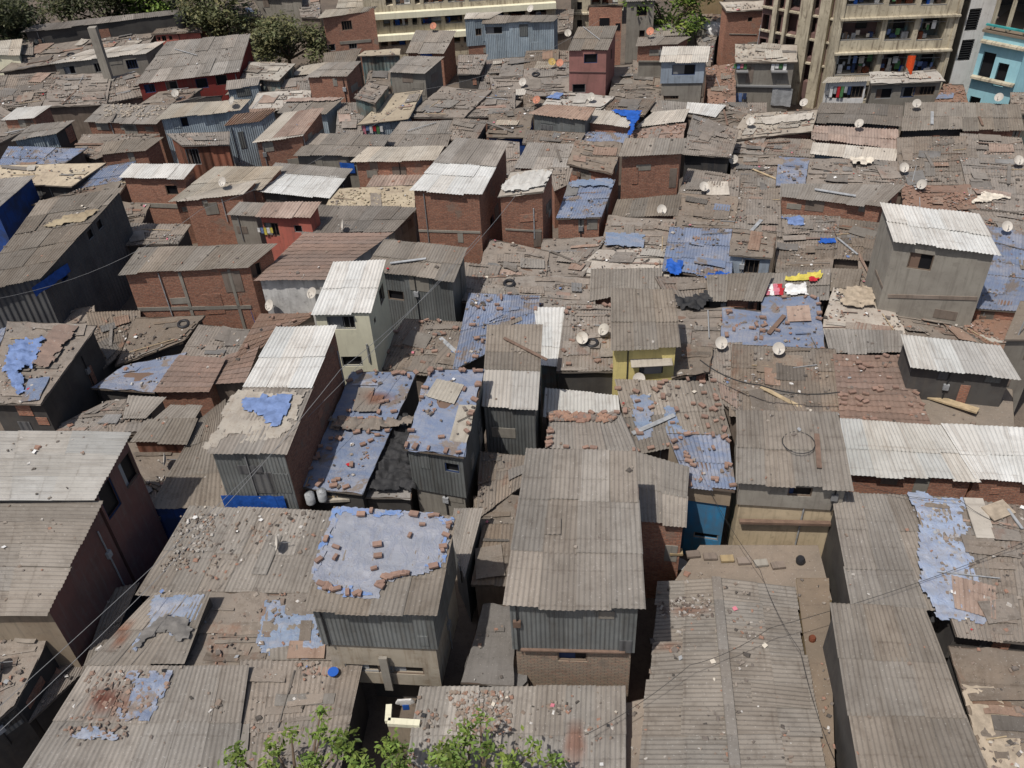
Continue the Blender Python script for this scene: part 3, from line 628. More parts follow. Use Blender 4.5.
EXPO = 0.0
DATA = """
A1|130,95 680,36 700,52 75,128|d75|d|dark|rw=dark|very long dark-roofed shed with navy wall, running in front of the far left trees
A1|130,180 590,128 560,178 20,265|2.9|m|plaster||long brown patched roof between the navy-walled shed and the pale grey house
A1|-40,160 85,150 75,215 -60,215|d45|l|cream||cream-walled hut with beige roof at the far left edge
A1|78,152 122,150 122,212 78,210|3.3|a|metal|r=0.1|tiny upright grey metal cabin at left end of the navy-walled shed
A1|345,190 635,158 560,206 185,247|d48|l|conc|W=f:268,270,.9,.7;f:375,260,.5,.8;f:507,247,.9,.8|pale grey long house with three dark windows behind the concrete pillar
A1|640,160 960,128 915,278 515,325|d75|a|red|r=1.2;W=f:575,340,.8,.7;f:660,331,.9,.8;f:775,320,.9,.8;f:850,303,.9,.8|big grey corrugated roof over dark red walls with barred windows
A1|600,110 765,95 775,122 580,132|d40|m|coral|W=f:600,150,.3,.4;f:630,148,.4,.5;f:655,146,.3,.4|small coral painted hut carrying the black water tank
A1|750,60 865,68 810,115 735,100|d35|d|dark||dark roofed shed just right of the black water tank
A1|620,10 720,2 690,38 600,42|3.3|a|plaster||small grey roof behind the right end of the navy-walled shed
A1|530,22 620,18 600,48 520,52|3.1|r|plaster||small rust-brown roof next to the bright green bush at the back
A1|-60,300 215,280 150,400 -80,420|2.9|m|plaster||broad brown flat roof below the cream-walled hut at far left
A1|215,292 420,285 400,392 175,400|2.9|m|plaster||brown rubble roof in front of the pale grey house with three windows
A1|420,300 520,282 625,345 400,390|2.8|m|plaster||brown rubble roof at the foot of the concrete pillar
A1|65,412 198,406 130,455 5,458|d60|w|brick||small brick hut with bright white roof near the left edge, top of frame
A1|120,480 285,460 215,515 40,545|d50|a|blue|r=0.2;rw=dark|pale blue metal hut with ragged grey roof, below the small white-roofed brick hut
A1|-40,400 120,470 60,520 -60,560|2.8|m|plaster||low brown roof squeezed left of the pale blue metal hut
A1|395,400 665,405 600,478 320,470|d45|a|brick||long brick hut whose grey roof carries pale round lumps
A1|660,400 960,380 920,425 600,462|d75|l|blue|W=f:705,455,.5,.7|long pale blue metal shed with beige roof edge and a small window
A1|620,352 760,345 680,402 540,402|2.9|m|plaster||small brown roof between the red-walled house and the pale blue shed
A1|750,375 850,368 840,382 655,402|3.2|d|dark||narrow dark roof strip on top of the pale blue shed
A1|870,310 998,295 990,330 868,345|d40|a|blue||grey-roofed teal hut tucked right of the red-walled house
A1|950,238 1050,240 1000,290 925,290|3.2|l|plaster||light roof beside the right end of the red-walled house
A1|900,440 1060,418 1000,465 855,487|d100|r|blue|r=.5|pale blue metal hut with brown ribbed roof, left of the sloping rust-and-beige roof
A1|40,570 310,575 230,632 0,632|3|b|plaster||faded blue sheet roof at the left edge above the cream flat roof
A1|-40,640 385,632 270,712 -30,700|3.3|y|dark|r=.1|wide cream flat roof with dark front at the left edge
A1|330,520 580,520 400,595 290,575|2.8|m|plaster||brown dirt-covered roof between the lumpy roof and the blue sheet roof
A1|400,545 625,525 555,580 378,597|d45|a|brick|r=.3|low brick hut with dark shaded side, above the white-roofed brick hut
A1|640,515 880,505 880,555 700,560|d80|m|rust|W=f:735,603,.9,1.2|hut with rusty, green and white door panels under a rubble roof
A1|505,628 750,630 705,687 455,683|d85|w|brick|W=f:660,730,.8,.7|white-roofed brick hut with one square opening, left of centre top
A1|820,645 1080,640 1000,725 660,768|3.3|l|brick|r=.6;W=|wide pale brown roof right of the white-roofed brick hut
A1|-60,690 130,673 -20,810 -90,790|d75|a|tarpb|r=.3|brown-roofed hut wrapped in bright blue plastic at the left edge
A1|370,650 500,628 440,700 300,725|2.9|b|plaster||small blue-grey plastic roof left of the white-roofed brick hut
A1|330,722 480,700 430,765 170,775|2.9|m|plaster||grey-brown roof just below the blue-grey plastic patch
A2|290,38 485,24 472,42 262,70|d125|l|brick2|r=.4;W=f:372,98,.9,.8;f:395,173,.7,.7;f:300,185,.6,.6|two-storey brick and concrete house behind the olive tree
A2|345,-20 450,-20 440,30 330,32|3.5|l|cream||pale roof behind the two-storey brick house by the tree
A2|60,-60 200,-60 200,-5 10,-10|d60|a|conc||olive concrete house directly behind the olive tree
A2|640,118 785,120 740,203 602,203|d12|a|brick|r=.7|grey-roofed house stepping up behind the concrete cube with dark side
A2|590,215 745,218 670,285 525,280|d85|a|conc|r=.5|grey roof over concrete front and tall dark side wall, upper middle
A2|440,195 580,185 575,210 410,215|d65|y|teal|r=.2|low hut with teal and brown boards under a cream rubble roof
A2|300,240 425,235 370,295 212,297|d90|a|brick|r=.4|narrow orange brick house with grey roof below the olive tree
A2|290,205 420,190 395,242 285,245|3.2|a|plaster||grey roof directly behind the narrow orange brick house
A2|200,255 290,240 230,285 157,292|3.1|l|plaster||pale roof corner left of the narrow orange brick house
A2|0,240 175,245 110,310 -40,300|d45|p|teal||teal-walled hut with whitish stained roof, right of the red-walled house
A2|-40,310 40,320 20,345 -70,345|2.8|m|dark||scrap of grey roof left of the teal-walled hut
A2|130,310 225,300 220,347 110,345|2.8|m|plaster||small brown roof in front of the teal-walled hut
A2|40,360 225,350 215,400 0,420|2.8|p|plaster||pale littered roof in front of the small brown roof and teal-walled hut
A2|0,420 90,418 70,465 -40,470|3|r|blue||small brown ribbed roof on pale blue wall, left of the rust-and-beige roof
A2|150,385 352,378 290,435 110,430|3.4|a|blue|r=.3|grey sheet roof touching the back of the rust-and-beige roof
A2|130,432 282,415 200,525 5,552|d95|l|brick|r=.6;cov=r:.35,.02,1,.9|brick hut with sloping beige roof half covered in rust-brown ribs
A2|450,315 535,330 480,398 397,375|d85|m|teal|r=.2|teal hut with littered roof and blue eave, upper middle left
A2|540,365 655,350 595,455 425,475|d40|y|blue|r=.4|cream-topped hut with laundry hanging under its eave
A2|350,400 430,400 420,510 340,510|2.8|m|plaster||narrow brown roof left of the hut with laundry
A2|462,280 530,280 530,322 455,320|2.9|m|plaster||tiny brown roof left of the concrete-fronted house
A2|740,340 915,350 820,442 610,440|d28|m|brick|r=.25|flat grey-brown roof in front of the tall dark-sided house
A2|915,352 1010,350 1000,435 850,438|d20|m|brick|r=.25|brown roof right of the flat roof in front of the dark-sided house
A2|800,210 912,210 880,285 795,285|d40|m|dark||brown-roofed hut with a white door under its eave
A2|830,50 970,45 920,72 820,76|d130|l|blue|r=.2;W=f:877,123,.5,.6;lo=brick:.6|taller pale blue metal house with light brown roof and brick foot
A3|-60,60 232,57 208,82 -70,92|d118|a|blue|r=.3;W=f:-55,118,1.4,.6|long pale blue corrugated metal house with grey roof at the top
A2|910,235 1010,225 1000,345 890,338|2.7|m|plaster|r=.2|brown dirt roof below the taller pale blue metal house
A2|245,512 540,518 480,600 165,598|d48|a|conc|r=.3|long low grey concrete hut with blue cloth at its right end
A2|580,470 780,465 750,560 510,558|3|a|plaster|r=.4|plain grey roof behind the long beige roof with brick front
A2|450,565 745,560 710,620 388,622|d85|l|brick|r=.3|long beige corrugated roof over a brick front, left of the big white roof
A2|790,460 895,468 860,530 765,520|3.2|m|dark||grey cloth-draped roof just behind the big white roof
A2|790,528 992,545 885,752 608,735|d0|w|brick|z=6.4;r=.8;cov=a:0,.0,1,.47;W=r:930,850,.7,.7|tall brick house under the large bright white roof, upper centre
A2|100,628 385,650 300,757 10,728|d30|w|dark|r=.4;cov=a:0,0,1,.3|low hut whose roof is half grey and half bright white
A2|490,655 665,650 630,720 450,722|2.9|r|plaster||brown roof tucked left of the big white-roofed brick house
A3|-60,0 170,-30 170,16 -40,25|d30|y|dark||dark hut with cream roof edge behind the long pale blue metal house
A3|340,20 475,18 470,30 335,38|d165|p|brick|W=f:400,85,.8,.8;f:462,100,.4,.6|brick house with one dark window behind the pink house
A3|490,-30 600,-30 598,2 482,8|d160|a|conc|W=f:545,43,.9,.8;f:545,130,.5,.6|plain grey concrete house beside the bright green tree
A3|300,103 450,100 412,195 258,195|d162|a|pink|r=.7;W=f:348,225,1.0,.7;f:303,340,1.0,.7;r:428,208,.5,.8|tall pink plastered house with grey corrugated roof, top centre
A3|590,95 720,88 720,135 575,140|3.4|a|plaster|r=.3|grey roof just behind the brick hut with concrete foot
A3|718,92 790,115 785,122 720,125|d30|d|conc||small dark roof right of the grey roofs below the bright green tree
A3|530,142 735,140 680,172 520,177|d140|a|brick|r=.2;lo=conc:1.5|brick hut with concrete foot between the pink and the grey-blue house
A3|625,178 805,178 795,240 610,242|d130|l|pblue|r=.4;W=f:705,268,1.7,.8;f:655,375,1.2,.3;lo=conc:.9|grey-blue plastered house with wide window and beige patched roof
A3|842,8 1020,0 1028,35 870,45|d155|p|brick|r=.4;W=f:960,75,.4,.4|plain brick house with no big windows, left of the slanted cream pillars
A3|902,168 1140,172 1140,238 902,240|d90|p|conc|r=.3|grey house with two laundry-filled window boxes under a patched roof
A3|110,200 215,195 210,262 100,268|3|m|plaster||speckled grey roof with two coloured dishes left of the pink house
A3|20,228 105,222 95,300 5,302|2.9|m|plaster||brown roof below the left half of the long pale blue metal house
A3|212,198 262,198 262,262 212,262|2.8|m|plaster||narrow brown roof strip touching the pink house's left side
A3|100,270 265,264 265,350 90,365|2.8|m|plaster||large brown roof directly left of the pink house's base
A3|-30,302 95,302 90,365 -20,385|2.75|m|plaster||brown roof with a small white dish left of the pink house
A3|445,255 620,240 617,385 430,375|2.6|m|plaster||dusty flat roof between the pink and the grey-blue house
A3|520,235 620,240 620,325 520,320|d2|m|conc||low grey block left of the grey-blue house's base
A3|210,355 425,375 385,412 180,393|3.1|p|dark|r=.1|white and blue littered roof strip in front of the pink house
A3|420,385 582,388 550,432 400,425|2.9|m|dark|r=.1|brown framed roof panel beside the bright blue plastic sheet
A3|180,398 365,415 330,467 110,435|d68|r|metal|r=.4|grey metal hut with rust-brown ribbed roof in front of the pink house
A3|365,420 545,435 490,487 335,470|d45|l|brick|r=.2|brick hut with pale roof left of the bright blue plastic
A3|590,432 720,420 700,465 530,485|d15|l|dark|r=.2|pale roof wedge right of the bright blue plastic
A3|725,395 858,405 825,447 718,430|3|w|plaster|r=.1|small tattered white roof below the grey-blue house
A3|570,385 715,395 710,425 585,430|2.7|a|plaster|r=.1|flat grey roof right of the framed roof panel
A3|510,500 702,480 690,542 510,540|2.8|k|plaster|r=.1|brick-littered roof behind the wide brick tower
A3|110,505 310,515 290,552 100,540|3|m|plaster|r=.1|pale dusty roof strip below the grey metal hut with ribbed roof
A3|110,550 280,555 260,652 60,645|3|a|brick|r=.3|dark grey smooth roof left of the striped brown roof
A3|290,540 472,550 430,668 255,630|d45|m|brick|r=.5|brick hut with brown roof streaked by pale laths
A3|330,510 480,520 470,555 310,545|2.8|b|plaster|r=.1|blue-streaked roof strip behind the pale-lathed brown roof
A3|480,530 712,530 700,590 455,598|d162|a|brick|r=.4|wide tall brick tower hut with thin grey roof, right of centre top
A3|740,440 915,498 885,605 700,590|d68|m|tarpk|r=.4|layered brown roof over black plastic wall, right of the wide brick tower
A3|-10,388 68,392 30,432 -30,432|3|m|plaster|r=.1|small framed brown roof at the right end of the long flat brown roofs
A3|-30,432 120,418 100,515 -40,515|2.9|m|tarpb|r=.2|brown roof with bright blue plastic hanging under its front edge
A3|100,365 185,395 110,420 95,430|2.8|m|plaster|r=.1|brown scrap roof with an orange dish
A3|40,660 207,645 165,735 -10,755|d185|p|brick|z=5.9;r=.6|brick house with white plastic heaped on its roof, upper centre
A3|265,700 440,690 385,834 215,840|d65|b|brick|r=.4|brick hut with blue drape across the top of its patched roof
A3|0,545 60,550 65,650 10,665|2.8|m|plaster||brown roof gap-filler beside the big white roof's right edge
A3|200,655 260,655 255,690 210,700|d30|m|brick||tiny brown roof between the white-heaped house and the blue-draped hut
A3|730,655 905,680 900,745 700,735|2.9|m|plaster|r=.2|brown roof directly below the black plastic wall
A3|905,490 1010,500 1000,582 895,575|2.9|m|tarpk|r=.2|grey ragged roof with dish, right of the layered brown roof
A3|900,605 1050,600 1050,750 895,740|2.8|m|plaster|r=.2|large ragged brown roof right of the black plastic wall
A3|720,440 900,430 1000,450 915,500|2.8|m|plaster|r=.1|brown roof below the tattered white roof
A3|855,400 1010,400 1010,490 900,440|2.8|m|plaster|r=.1|brown roof at the foot of the laundry house
A4|-10,430 240,415 225,480 -60,510|d30|p|brick|r=.3|pale patched roof with brick front below the laundry house
A4|270,385 565,395 560,470 235,455|3.1|d|dark|r=.2|dark grey roof at the foot of the cream apartment block
A4|585,385 795,385 795,480 570,488|3.1|a|dark|r=.3|grey-brown roof with dish at the foot of the apartment block's right end
A4|797,385 1000,395 1020,485 800,485|d28|a|brick|r=.3|grey-brown roof with brick front below the light blue building
A4|235,470 545,485 545,555 235,518|3|r|brick|r=.2|pinkish brown roof with loose sheets behind the narrow red alley
A4|240,535 545,560 535,608 230,575|2.9|l|blue|r=.2|beige patchwork roof strip in front of the pinkish brown roof
A4|0,515 230,528 225,577 -30,565|2.8|m|dark|r=.1|brown ragged roof strip under the pale patched roof
A4|230,600 400,600 425,690 205,680|2.8|m|plaster|r=.2|brown roof with curled edges right of the small blue-grey panel roof
A4|405,600 565,612 565,700 425,690|2.85|m|plaster|r=.2|brown roof with white rags heaped at its back
A4|120,590 207,598 195,680 110,680|3|b|dark|r=.1|small blue-grey panel roof in the right upper half
A4|-45,585 112,590 107,745 -45,740|2.8|m|dark|r=.2|tattered brown roof left of the small blue-grey panel
A4|115,685 580,690 487,778 112,735|d55|a|brick|r=.4|long smooth grey roof over a long low brick wall, left of the white-roofed cube
A4|562,520 790,515 797,692 565,695|2.9|m|plaster|r=.4|large pinkish speckled roof with two dishes on its lower edge
A4|797,505 1000,520 1015,592 797,592|2.9|m|brick|r=.3|brown roof with brick front edge right of the speckled roof
A4|800,595 1034,600 1045,785 838,765|2.9|m|plaster|r=.3|wavy pale brown roof at the right edge with a dish
A4|580,700 838,698 842,785 585,775|2.8|k|plaster|r=.2|reddish brick-strewn roof behind the white-roofed cube
A4|985,350 1060,350 1060,420 985,415|d20|m|teal|r=.1|small rubble roof with turquoise edge at the right border
B4|485,45 855,92 937,247 535,192|d250|w|conc|z=7.0;r=.5;W=f:637,268,1.1,.9|plain grey concrete cube house under a bright white slanting roof, right
B4|110,100 320,105 310,205 110,205|2.8|m|plaster|r=.1|grey sheet-covered roof with blue rags below the long low brick wall
B4|320,110 485,130 470,252 312,240|2.75|m|plaster|r=.1|grey roof touching the concrete cube's left side
B4|112,205 300,210 290,292 110,292|2.7|m|plaster|r=.1|grey roof with pale rags above the colourful cloth
B3|895,40 1060,45 1063,165 885,150|2.9|m|plaster|r=.3|brown layered roof right of the blue littered roof
B3|892,150 1063,165 1045,262 878,250|d70|m|pblue|r=.3;W=f:965,295,.8,.9|brown roof over pale blue wall with dark doorway
B3|800,330 1035,325 1000,420 805,417|d38|a|dark|r=.4|grey corrugated roof beside the drying striped cloth
B4|60,410 245,410 262,580 50,580|2.9|b|plaster|r=.3|square blue sheet roof weighted with bricks, left of the debris roof
B4|250,295 410,300 390,375 235,370|2.8|a|plaster|r=.1|flat grey roof right of the colourful cloth
B4|320,375 500,390 560,530 285,522|2.8|p|plaster|r=.2|pale debris-strewn roof at the foot of the concrete cube
B4|285,527 560,530 562,606 303,608|3|a|dark|r=.2|narrow grey corrugated strip above the loose brick roof
B4|410,250 500,420 500,440 410,385|2.65|m|plaster|r=.1|dusty roof wedge at the concrete cube's left corner
B4|500,430 830,505 965,580 562,535|2.6|m|plaster|r=.1|brown roof between the concrete cube and the stained white roof
B4|562,540 930,580 1002,705 600,662|d70|w|dark|z=4.6;r=.3;cov=g:.5,.0,1,1|stained white roof below the concrete cube, right
B4|318,618 565,625 665,872 345,858|2.9|t|plaster|r=.5|roof covered in loose red bricks and tiles, right
B4|-50,590 302,605 335,820 -60,815|2.9|m|plaster|r=.4|big wrinkled grey plastic roof left of the loose red brick roof
B4|880,140 1070,175 1070,335 880,310|2.9|b|dark|r=.3|blue-grey littered roof right of the concrete cube
B4|885,325 1034,340 1005,437 850,425|d50|b|brick|r=.2|small blue ragged roof over stacked brick, right edge
B4|830,490 990,500 960,590 815,520|2.7|k|plaster|r=.1|brown strewn roof right of the cube's base
B4|840,80 1070,110 1070,160 880,130|3|m|plaster|r=.1|brown roof strip behind the concrete cube at right
B4|1010,415 1120,420 1110,560 950,560|d90|c|conc|z=5.2;r=.1|grey concrete house cut by the right border with a pale pole
C4|600,-30 960,40 970,175 655,160|2.65|c|brick|r=.1|bare dusty terrace with a cream plank, right
C4|345,152 720,175 845,372 382,345|d45|w|brick|r=.6|left one of the two white corrugated roofs on a brick wall at right
C4|730,172 1070,185 1090,382 848,368|d50|w|brick|r=.6|right one of the two white corrugated roofs, cut by the border
C4|-53,112 322,120 385,412 -50,388|d262|a|conc|z=5.4;r=.6;lo=cream2:1.35;W=f:187,418,.9,.5|grey house with a black hoop on its corrugated roof and cream ground floor
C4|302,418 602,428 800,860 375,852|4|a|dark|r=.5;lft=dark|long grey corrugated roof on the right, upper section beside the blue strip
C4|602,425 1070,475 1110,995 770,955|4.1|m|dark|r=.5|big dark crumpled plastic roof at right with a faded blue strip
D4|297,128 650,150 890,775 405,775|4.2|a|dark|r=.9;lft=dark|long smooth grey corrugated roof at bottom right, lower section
D4|740,290 1070,315 1090,790 890,785|3.5|m|dark|r=.6|dark roof with a cream cement patch in the bottom right corner
C3|100,260 520,275 553,887 10,867|d300|a|metal|z=6.9;r=.9;lo=brickt:1.6;W=f:278,1062,1.0,.55|tall hut with huge grey corrugated roof, metal upper and brick lower storey, bottom centre
C3|190,130 462,125 530,280 172,262|3.6|a|plaster|r=.3|corrugated roof strip with bricks along its top, behind the huge grey roof
C3|525,275 722,335 712,562 538,550|d110|a|brick|z=4.6;r=.5|lean-to with grey corrugated roof right of the huge grey roof
C3|450,5 818,10 872,215 515,278|3.2|a|plaster|r=.4|large brick-weighted roof with scattered blue sheets, below the yellow house
C3|640,205 872,212 902,428 722,408|d110|b|beige|z=4.4;r=.4;lo=shopblue:.75;W=f:790,600,1.0,.35|small hut with blue brick-weighted roof and blue shop front
C3|180,40 442,62 450,132 172,132|2.9|w|dark|r=.1|flat white sheet roof between the huge grey roof and the balcony
B3|-50,518 160,518 142,843 -72,832|d150|a|metal|z=5.2;r=.7;cov=g:0,.55,1,1|grey metal hut whose corrugated roof turns white near the eave, centre
B3|140,455 265,455 240,675 160,668|3|w|teal|r=.3|bright white corrugated strip roof between two huts, centre
B3|265,450 420,450 442,672 238,675|3.1|m|dark|r=.3|patched roof with two white dishes, left of the yellow house
B3|425,378 662,383 692,606 425,613|d125|a|yellow|z=5.2;r=.6;W=f:580,685,1.1,.6;cov=l:.26,0,.36,.55|yellow plastered house under a ribbed brown roof, centre right
B3|355,310 612,305 612,380 350,417|d15|a|brick|r=.4|ribbed roof immediately behind the yellow house
B3|385,235 642,235 637,340 300,310|2.8|p|plaster|r=.2|pale littered roof behind the yellow house
B3|425,110 658,120 648,232 400,222|2.9|m|plaster|r=.3|grey roof with a blue sheet patch, centre right upper
B3|455,40 688,20 675,95 432,103|d25|a|brick|r=.3|plain grey roof with dish at the foot of the wide brick tower
B3|700,20 898,35 882,155 670,148|3|m|plaster|r=.3|layered brown roof right of the plain grey roof with dish
B3|665,150 882,158 870,322 640,292|d30|b|dark|r=.3|blue roof heaped with coloured rags and plastic
B3|618,345 802,345 800,402 660,420|2.9|m|tarpk|r=.2|brown roof with black plastic hanging over its front
B3|665,462 880,465 870,600 690,605|2.8|m|plaster|r=.2|grey-brown roof with dish right of the yellow house
B3|870,465 1005,475 1000,598 860,592|2.85|b|plaster|r=.2|blue patched roof between the yellow house and the square blue roof
B3|690,608 800,612 790,680 680,695|d40|m|dark|r=.1|tiny ragged roof over a black doorway right of the yellow house
B3|800,605 910,600 912,835 820,770|2.9|m|plaster|r=.3|wrinkled brown roof right of the tiny ragged roof
B3|-30,200 175,240 160,345 -80,330|2.8|m|plaster|r=.2|brown sagging roof below the white-heaped brick house
B3|180,195 388,190 300,340 165,335|2.8|m|plaster|r=.2|dark sagging roof below the blue-draped brick hut
B3|-70,335 350,345 350,452 -70,415|2.75|m|plaster|r=.2|long heap-covered brown roof behind the white strip roof
B2|850,410 1095,412 1090,515 800,652|3|b|dark|r=.4|wide sloping blue plastic roof left of the centre white strip
B2|270,60 632,70 552,155 205,165|d45|d|conc|r=.3|smooth dark grey roof with a dish, beside the tall brick house
B2|335,0 620,-10 620,75 300,68|3|y|plaster|r=.2|yellowish stone-dotted roof left of the tall brick house
B2|60,45 272,45 230,110 20,100|d110|r|coral|r=.4;W=f:60,150,.9,.9;f:185,150,.5,.5|coral red hut with laundry at its window
B2|-40,45 60,50 20,100 -90,95|d60|a|conc|r=.2|pale grey corner hut left of the coral red hut
B2|205,167 552,162 300,342 15,347|d125|t|plast|z=4.6;r=.7|wide clay-tiled roof over a peeling white wall
B2|515,190 833,222 780,352 430,310|d165|a|metal|z=5.0;r=.5;W=f:560,405,.9,.6|grey corrugated metal hut with grey-brown roof right of the clay-tiled roof
B2|318,278 518,270 460,478 235,480|d180|w|cream|z=6.6;r=.8;W=f:350,510,1.3,.75;f:392,658,1.0,.6;r:503,378,.8,.9;r:480,500,.3,.3|tall cream plastered house with white corrugated roof
B2|100,525 332,518 135,1020 -165,1010|d135|w|metal|z=6.2;r=1.1;rw=brick;cov=a:0,.5,1,1|hut with white upper roof and a rag heap below it, left of centre
B2|40,482 248,475 150,545 -60,655|2.9|t|plaster|r=.5|clay-tiled roof behind the hut with white upper roof
B2|600,505 830,520 790,700 500,665|2.8|m|plaster|r=.3|brown brick-littered roof in front of the grey metal hut
B2|830,290 940,300 900,420 815,410|2.8|m|dark|r=.1|brown roof gap right of the grey metal hut
B2|900,280 1000,270 1010,410 890,410|2.7|m|plaster|r=.1|crumpled brown roof above the wide sloping blue roof
C2|390,-30 645,-35 430,440 195,412|3.6|b|dark|r=.7|long blue plastic roof littered with bricks, left of centre
C2|690,-45 900,-38 820,298 590,265|d150|b|metal|z=5.6;r=.8;cov=l:.62,.4,.97,.82;W=f:775,338,.6,.5;lo=conc:.5|metal hut with blue brick-edged roof and a pale sheet patch
C2|320,488 790,520 710,910 205,885|d280|b2|metal|z=6.8;r=.8;lo=beige2:2.0;open=1;W=f:458,1108,1.7,.45;f:580,1115,1.6,.45|tall hut with blue tarpaulin over corrugated roof at lower left of centre
C2|-230,490 315,510 205,842 -420,812|2.9|a|tarpb|r=.6|broad grey corrugated roof strewn with litter and a dish, left lower
C1|770,150 860,80 875,495 585,490|3|a|tarpb|r=.4|corrugated roof strip left of the hut with the rag heap
D1|590,100 800,100 690,360 350,360|3.4|a|dark|r=.5|corrugated roof with crumpled blue and grey plastic, lower left
D1|808,112 1270,122 1250,372 715,378|2.9|m|plaster|r=.4|littered roof with a blue sheet left of the tall blue-tarp hut
D1|340,388 940,382 880,790 90,790|2.9|a|dark|r=.6|wide corrugated roof with a rust-red stain, bottom left
D2|-15,378 400,375 330,720 -60,790|2.85|m|dark|r=.4|crumpled grey plastic roof behind the leaves, bottom left
D2|900,150 1008,150 1000,440 825,430|2.9|m2|dark|r=.5|black crumpled sheet roof left of the tall metal and brick hut
C2|790,500 882,505 825,725 775,600|3.4|a|metal|r=.4|sliver of corrugated roof at the blue-tarp hut's right side
C2|880,460 1010,460 1000,560 885,560|2.7|m|plaster|r=.1|rough brown roof below the centre metal hut
C2|910,570 1010,570 1000,750 880,750|2.8|m|plaster|r=.2|brown roof left of the huge grey corrugated roof
D2|660,470 1425,462 1425,800 600,800|2.7|a|dark|r=.4|corrugated roof strewn with rubble and rust at the bottom centre
C1|-120,195 502,200 365,457 -120,460|d300|g|pinkr|cc=1;z=6.6;r=.7;W=r:485,320,.9,1.3;r:415,440,.9,1.5|large pale jointed roof over pinkish wall at the left border
C1|-120,460 395,463 180,900 -120,900|d60|a|beige|cc=1;rw=pinkr;z=5.6;r=.7|brown-grey corrugated roof below the pale jointed roof at the left border
D1|-100,262 160,260 60,500 -100,600|3.4|m|dark|r=.4|small dark roof with a white dish at the left border
C1|565,150 755,150 715,245 500,240|d55|a|rust|r=.2|plank-like grey roof over rusty red door panels, left
C1|400,90 560,80 560,180 210,190|2.8|m|plaster|r=.1|cluttered roof of mixed boards behind the pale jointed roof
C1|500,65 620,70 560,140 480,140|3|a|plaster|r=.1|flat grey board roof left of the plank-like roof
C1|655,100 765,105 740,148 600,148|3.1|a|plaster|r=.1|small pale board roof behind the plank-like roof
B1|150,40 472,-8 150,345 -110,395|d150|a|dark2|z=5.6;r=.4;W=r:345,160,.6,.6;r:380,120,.6,.6;r:245,330,.6,.6|long grey roofed building with dark shaded side wall, upper left
B1|530,222 1060,205 950,298 455,325|d225|a|brick|z=5.4;r=.6;W=r:975,290,.6,.8|brick house with concrete band and long grey roof, left
B1|475,135 712,140 680,192 470,195|2.9|m|dark|r=.1|small rubble roof between the long dark building and the brick house
B1|530,505 765,490 700,572 470,640|2.8|m|dark|r=.2|rubble roof sloping under the brick house's front
B1|770,530 990,550 960,640 700,645|2.7|m|plaster|r=.2|rubble and clay roof in front of the brick house
B1|690,640 860,650 800,768 600,768|2.9|t|brick|r=.2|brick-red tile roof patch below the brick house
B1|480,680 690,640 600,748 390,745|2.9|b|dark|r=.2|small blue and clay patched roof below the brick house
B1|350,480 520,470 530,560 400,650|2.75|m|dark|r=.2|rubble heap roof right of the long dark building
B1|870,640 990,600 940,730 820,740|2.8|t|plaster|r=.1|tiny clay-tiled roof edge by the white corrugated roof
B1|30,505 372,520 155,824 -60,818|d90|m|dark|z=4.6;r=.5|dark-walled house with rag and clay patched roof at the left border
B1|-60,505 40,505 -20,600 -100,600|2.9|b|dark|r=.2|blue-grey scrap roof at the left border
B1|820,-5 990,-40 930,20 680,45|3.6|l|brick|r=.2|beige roof edge over brick wall beside the coral red hut
B1|400,50 560,60 540,120 440,140|2.7|m|dark|r=.1|dim roof in the gap beside the long dark building
C2|500,160 640,150 610,445 432,442|3.0|m2|dark|r=.4|low roof under crumpled dark plastic between the two blue roofs, left of centre
A4|445,272 695,262 732,303 452,315|d60|p|conc|r=.2;W=f:500,350,1.2,.8;f:590,345,1.0,.8;f:650,340,1.6,.7|rubble-topped ground floor annex of the cream apartment block
A4|290,288 446,285 448,303 270,310|d72|l|lgrey|r=.1;W=f:360,345,2.4,.9|small annex with beige slab roof and wide laundry window beside the rubble-topped annex
A1|240,95 330,88 320,110 200,118|2.8|y|plaster|r=.1|thin yellowish roof glimpsed behind the navy-walled shed
A2|455,20 520,20 500,50 440,50|3|m|plaster||brown roof left of the long chawl balconies
A3|0,25 60,20 60,50 -10,55|2.9|m|dark||dark roof strip behind the long pale blue metal house's left part
A3|180,40 270,40 270,110 215,120|2.8|m|plaster||brown roof between the long pale blue metal house and the pink house
A3|735,95 830,120 820,190 800,260|2.7|m|plaster||brown littered roof between the grey-blue house and the plain brick house
A3|800,260 895,250 895,400 810,400|2.7|k|brick||rubble and brick roof left of the laundry house
A3|745,60 840,60 840,110 740,100|3|m|dark||dark cluttered roof behind the white plastic bundle
A2|190,0 260,-10 262,60 200,60|3|m|plaster||roof between the olive tree and the two-storey brick house
A1|860,20 960,0 1000,60 900,60|3|m|plaster||dim roof just behind the olive tree
A1|0,85 60,85 60,130 -20,140|2.9|m|plaster||brown roof below the trees in the far left corner
A4|730,320 790,320 800,380 700,385|2.9|k|brick|r=.1|scrap-covered brick shed right of the rubble-topped annex
B1|0,480 60,490 40,505 -30,500|2.6|m|dark|r=.1|dark strip roof under the long dark building's front
B1|250,470 350,455 350,500 240,515|2.5|m|dark|r=.1|small heap roof with planks at the long dark building's corner
C1|495,250 690,245 640,400 560,380|2.7|m|dark|r=.1|grey scrap roof with a leaning dish below the rusty door panels
C1|420,100 500,90 500,190 430,190|2.7|m|dark|r=.1|small board roof touching the pale jointed roof's far corner
D3|10,440 95,300 95,445 0,560|2.5|m|dark|r=.1|narrow rubble roof at the left foot of the tall metal and brick hut
D3|485,540 530,530 530,775 500,775|2.2|c|plaster|r=.05|narrow brown ledge beside the wide gabled hall
C3|-60,298 105,303 92,385 -70,470|2.9|m|dark|r=.3|brick-strewn low roof at the foot of the centre grey metal hut
